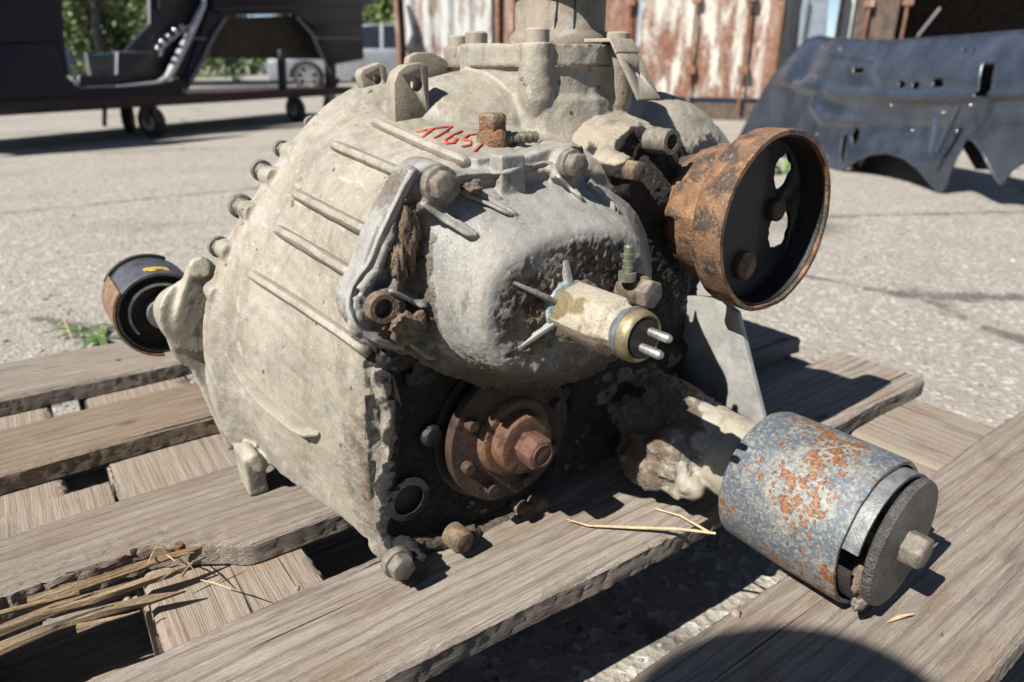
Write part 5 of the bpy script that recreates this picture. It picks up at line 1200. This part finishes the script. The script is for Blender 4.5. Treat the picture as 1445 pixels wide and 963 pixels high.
# ---------------------------------------------------------------- rear mounting bracket and bushing at the left
K = S()
pl0 = [AY(x, y, .640) for x, y in ((262, 392), (270, 372), (290, 364), (306, 372), (312, 400), (318, 480), (322, 560), (338, 636), (322, 634), (296, 570), (262, 505), (240, 470))]
K.prism(smooth_closed(pl0, 60, 2), Vector((0, .012, 0)))
K.tube([AY(283, 378, .66), AY(283, 378, .625)], .010, 14)
rc = AY(219, 428, .770)
e1 = AY(276, 440, .648); 
K.tube([AY(284, 445, .645), AY(262, 440, .69), AY(246, 436, .73), rc + Vector((.0, -.035, .004))], [.036, .028, .021, .0165], 24)
K.tube([AY(288, 480, .645), AY(268, 470, .68), AY(250, 455, .72)], [.030, .022, .014], 20)
K.tube([AY(306, 560, .645), AY(288, 510, .652), AY(262, 470, .68)], [.010, .014, .014], 16)
K.tube([AY(330, 632, .644), AY(300, 560, .646), AY(285, 500, .650)], [.006, .008, .010], 12)
casting('rear_bracket', K, 'bracket', gb, .0022, 5, .0003, None)
b2 = S().lathe(rc, Yp_, [(-.040, .0412), (-.038, .0422), (.034, .0422), (.036, .0408), (.036, .0388), (-.040, .0388)], 72, close=True).obj('rear_bushing', simple('blue_black_sleeve', (.10, .105, .12), .5, .2, .5, 60, .0008), gb, 40)
def arc2(r0, r1, a0, a1, y0, y1, nm, mt): arc_sleeve(r0, r1, a0, a1, rc.y + y0, rc.y + y1, 50, rc).obj(nm, mt, b2, 40)
arc2(.0424, .0446, 140, 262, -.043, .034, 'rusty_guard', 'rustbrown'); arc2(.0285, .031, 60, 215, -.040, 0, 'inner_ring', 'steelgrey'); arc2(.0405, .0452, 60, 150, .029, .036, 'rear_rim', 'rubber')
S().lathe(rc, Yp_, [(-.024, .039), (.03, .039)], 50).obj('rubber_core', 'black', b2, 40)
S().lathe(rc + NY * .045, Yp_, [(0, .0150), (.04, .0145)], 28).obj('core_tube', 'steelgrey', b2, 40)
v = []; a0 = R_(78)
for a in np.linspace(R_(70), R_(100), 9): v.append([rc + Vector((math.cos(a) * .0425, -.030 + .003 * math.sin(a * 19), math.sin(a) * .0425)), rc + Vector((math.cos(a) * .0425, -.018 + .003 * math.cos(a * 23), math.sin(a) * .0425)), rc + Vector((math.cos(a) * .0430, -.018, math.sin(a) * .0430)), rc + Vector((math.cos(a) * .0430, -.030, math.sin(a) * .0430))])
S().loft(v).obj('yellow_paint_dab', 'yellowpaint', b2, 40)


# ================================================================== the photographer, crouching at the lens, whose shadow falls on the near board
who = empty('person', yard(-.62, -.42, 0), 'crouching photographer whose soft shadow falls on the nearest deck board', 'person')
def skinned(name, J, E_, mat, lv=1):
    me = bpy.data.meshes.new(name); me.from_pydata([tuple(p) for p, r in J], E_, []); o = bpy.data.objects.new('t', me); COL.objects.link(o)
    o.modifiers.new('s', 'SKIN')
    for i, (p, r) in enumerate(J): me.skin_vertices[0].data[i].radius = (r, r) if not isinstance(r, tuple) else r
    me.skin_vertices[0].data[0].use_root = True; o.modifiers.new('u', 'SUBSURF').levels = lv
    ev = o.evaluated_get(bpy.context.evaluated_depsgraph_get()); out = bpy.data.meshes.new_from_object(ev); bpy.data.objects.remove(o); out.name = name
    return link(name, out, mat, who, 180)
phone_c = CAM - look * .014 - CR * .056 - CU * .020
hr, hl = CAM - look * .018 + CR * .028 - CU * .035, CAM - look * .018 - CR * .150 - CU * .030
y3 = lambda a, b, z: yard(a + .09, b - .11, z)
J = [(y3(-.66, -.62, .36), .155), (y3(-.65, -.56, .52), .15), (y3(-.63, -.44, .68), .155), (y3(-.61, -.33, .82), .15), (y3(-.60, -.26, .92), .062),
     (y3(-.52, -.55, .32), .095), (y3(-.43, -.20, .50), .068), (y3(-.47, -.42, .10), .048), (y3(-.45, -.28, .04), .042), (y3(-.44, -.20, .035), .034),
     (y3(-.80, -.55, .32), .095), (y3(-.84, -.20, .50), .068), (y3(-.82, -.42, .10), .048), (y3(-.84, -.28, .04), .042), (y3(-.85, -.20, .035), .034),
     (y3(-.44, -.34, .82), .062), (y3(-.20, -.30, .62), .047), (hr - look * .02 + CR * .01 - CU * .03, .028),
     (y3(-.77, -.30, .82), .062), (y3(-.52, -.12, .62), .047), (hl - look * .02 - CR * .01 - CU * .03, .028)]
skinned('body', J, [(0, 1), (1, 2), (2, 3), (3, 4), (0, 5), (5, 6), (6, 7), (7, 8), (8, 9), (0, 10), (10, 11), (11, 12), (12, 13), (13, 14), (3, 15), (15, 16), (16, 17), (3, 18), (18, 19), (19, 20)], 'cloth')
hc_ = y3(-.585, -.19, 1.03); hd_ = S().ball(hc_, (.078, .098, .118), 24, 16); fv = (yard(.55, .8, -.45)).normalized()
hd_.ball(hc_ + fv * .097 - UP * .012, .016, 10, 6); hd_.ball(hc_ + fv * .07 - UP * .07, (.04, .035, .03), 12, 8)
for s_ in (-1, 1): hd_.ball(hc_ + fv.cross(UP).normalized() * .078 * s_, (.014, .02, .03), 10, 6)
me = hd_.mesh('head'); me = apply_mods(me, [('REMESH', dict(mode='VOXEL', voxel_size=.006)), ('SMOOTH', dict(factor=.5, iterations=4))]); me.name = 'head'; hd_o = link('head', me, 'skin', who, 180)
S().ball(hc_ - fv * .018 + UP * .022, (.088, .105, .112), 24, 16).obj('hair', 'black', hd_o, 180)
for s_ in (-1, 1): S().ball(hc_ + fv * .086 + fv.cross(UP).normalized() * .030 * s_ + UP * .012, .010, 10, 8).obj('eye', 'glass', hd_o, 180)
for h, sg in ((hr, 1), (hl, -1)):
    J = [(h - look * .02 + CR * .01 * sg - CU * .03, .024), (h - look * .016 + CR * .008 * sg, .027)]; E_ = [(0, 1)]
    for k in range(4):
        b = h - look * .012 + CU * (.024 - .014 * k) + CR * .006 * sg; i = len(J)
        J += [(b, .0095), (b - look * .006 - CR * .026 * sg, .0082), (b - look * .001 - CR * .046 * sg, .0072)]; E_ += [(1, i), (i, i + 1), (i + 1, i + 2)]
    i = len(J); J += [(h - look * .004 + CU * .018 + CR * .004 * sg, .010), (h + CU * .026 - look * .014 - CR * .020 * sg, .009)]; E_ += [(1, i), (i, i + 1)]
    skinned('hand', J, E_, 'skin', 1)
ph = S().loft([[phone_c + CR * a * .073 + CU * b * .036 + look * z for a, b in ((-1, -1), (1, -1), (1, 1), (-1, 1))] for z in (-.004, .004)]).obj('smartphone', 'black', None, 30, bevel=.003)
tag(ph, 'black smartphone held level in front of the crouching photographer', 'phone')
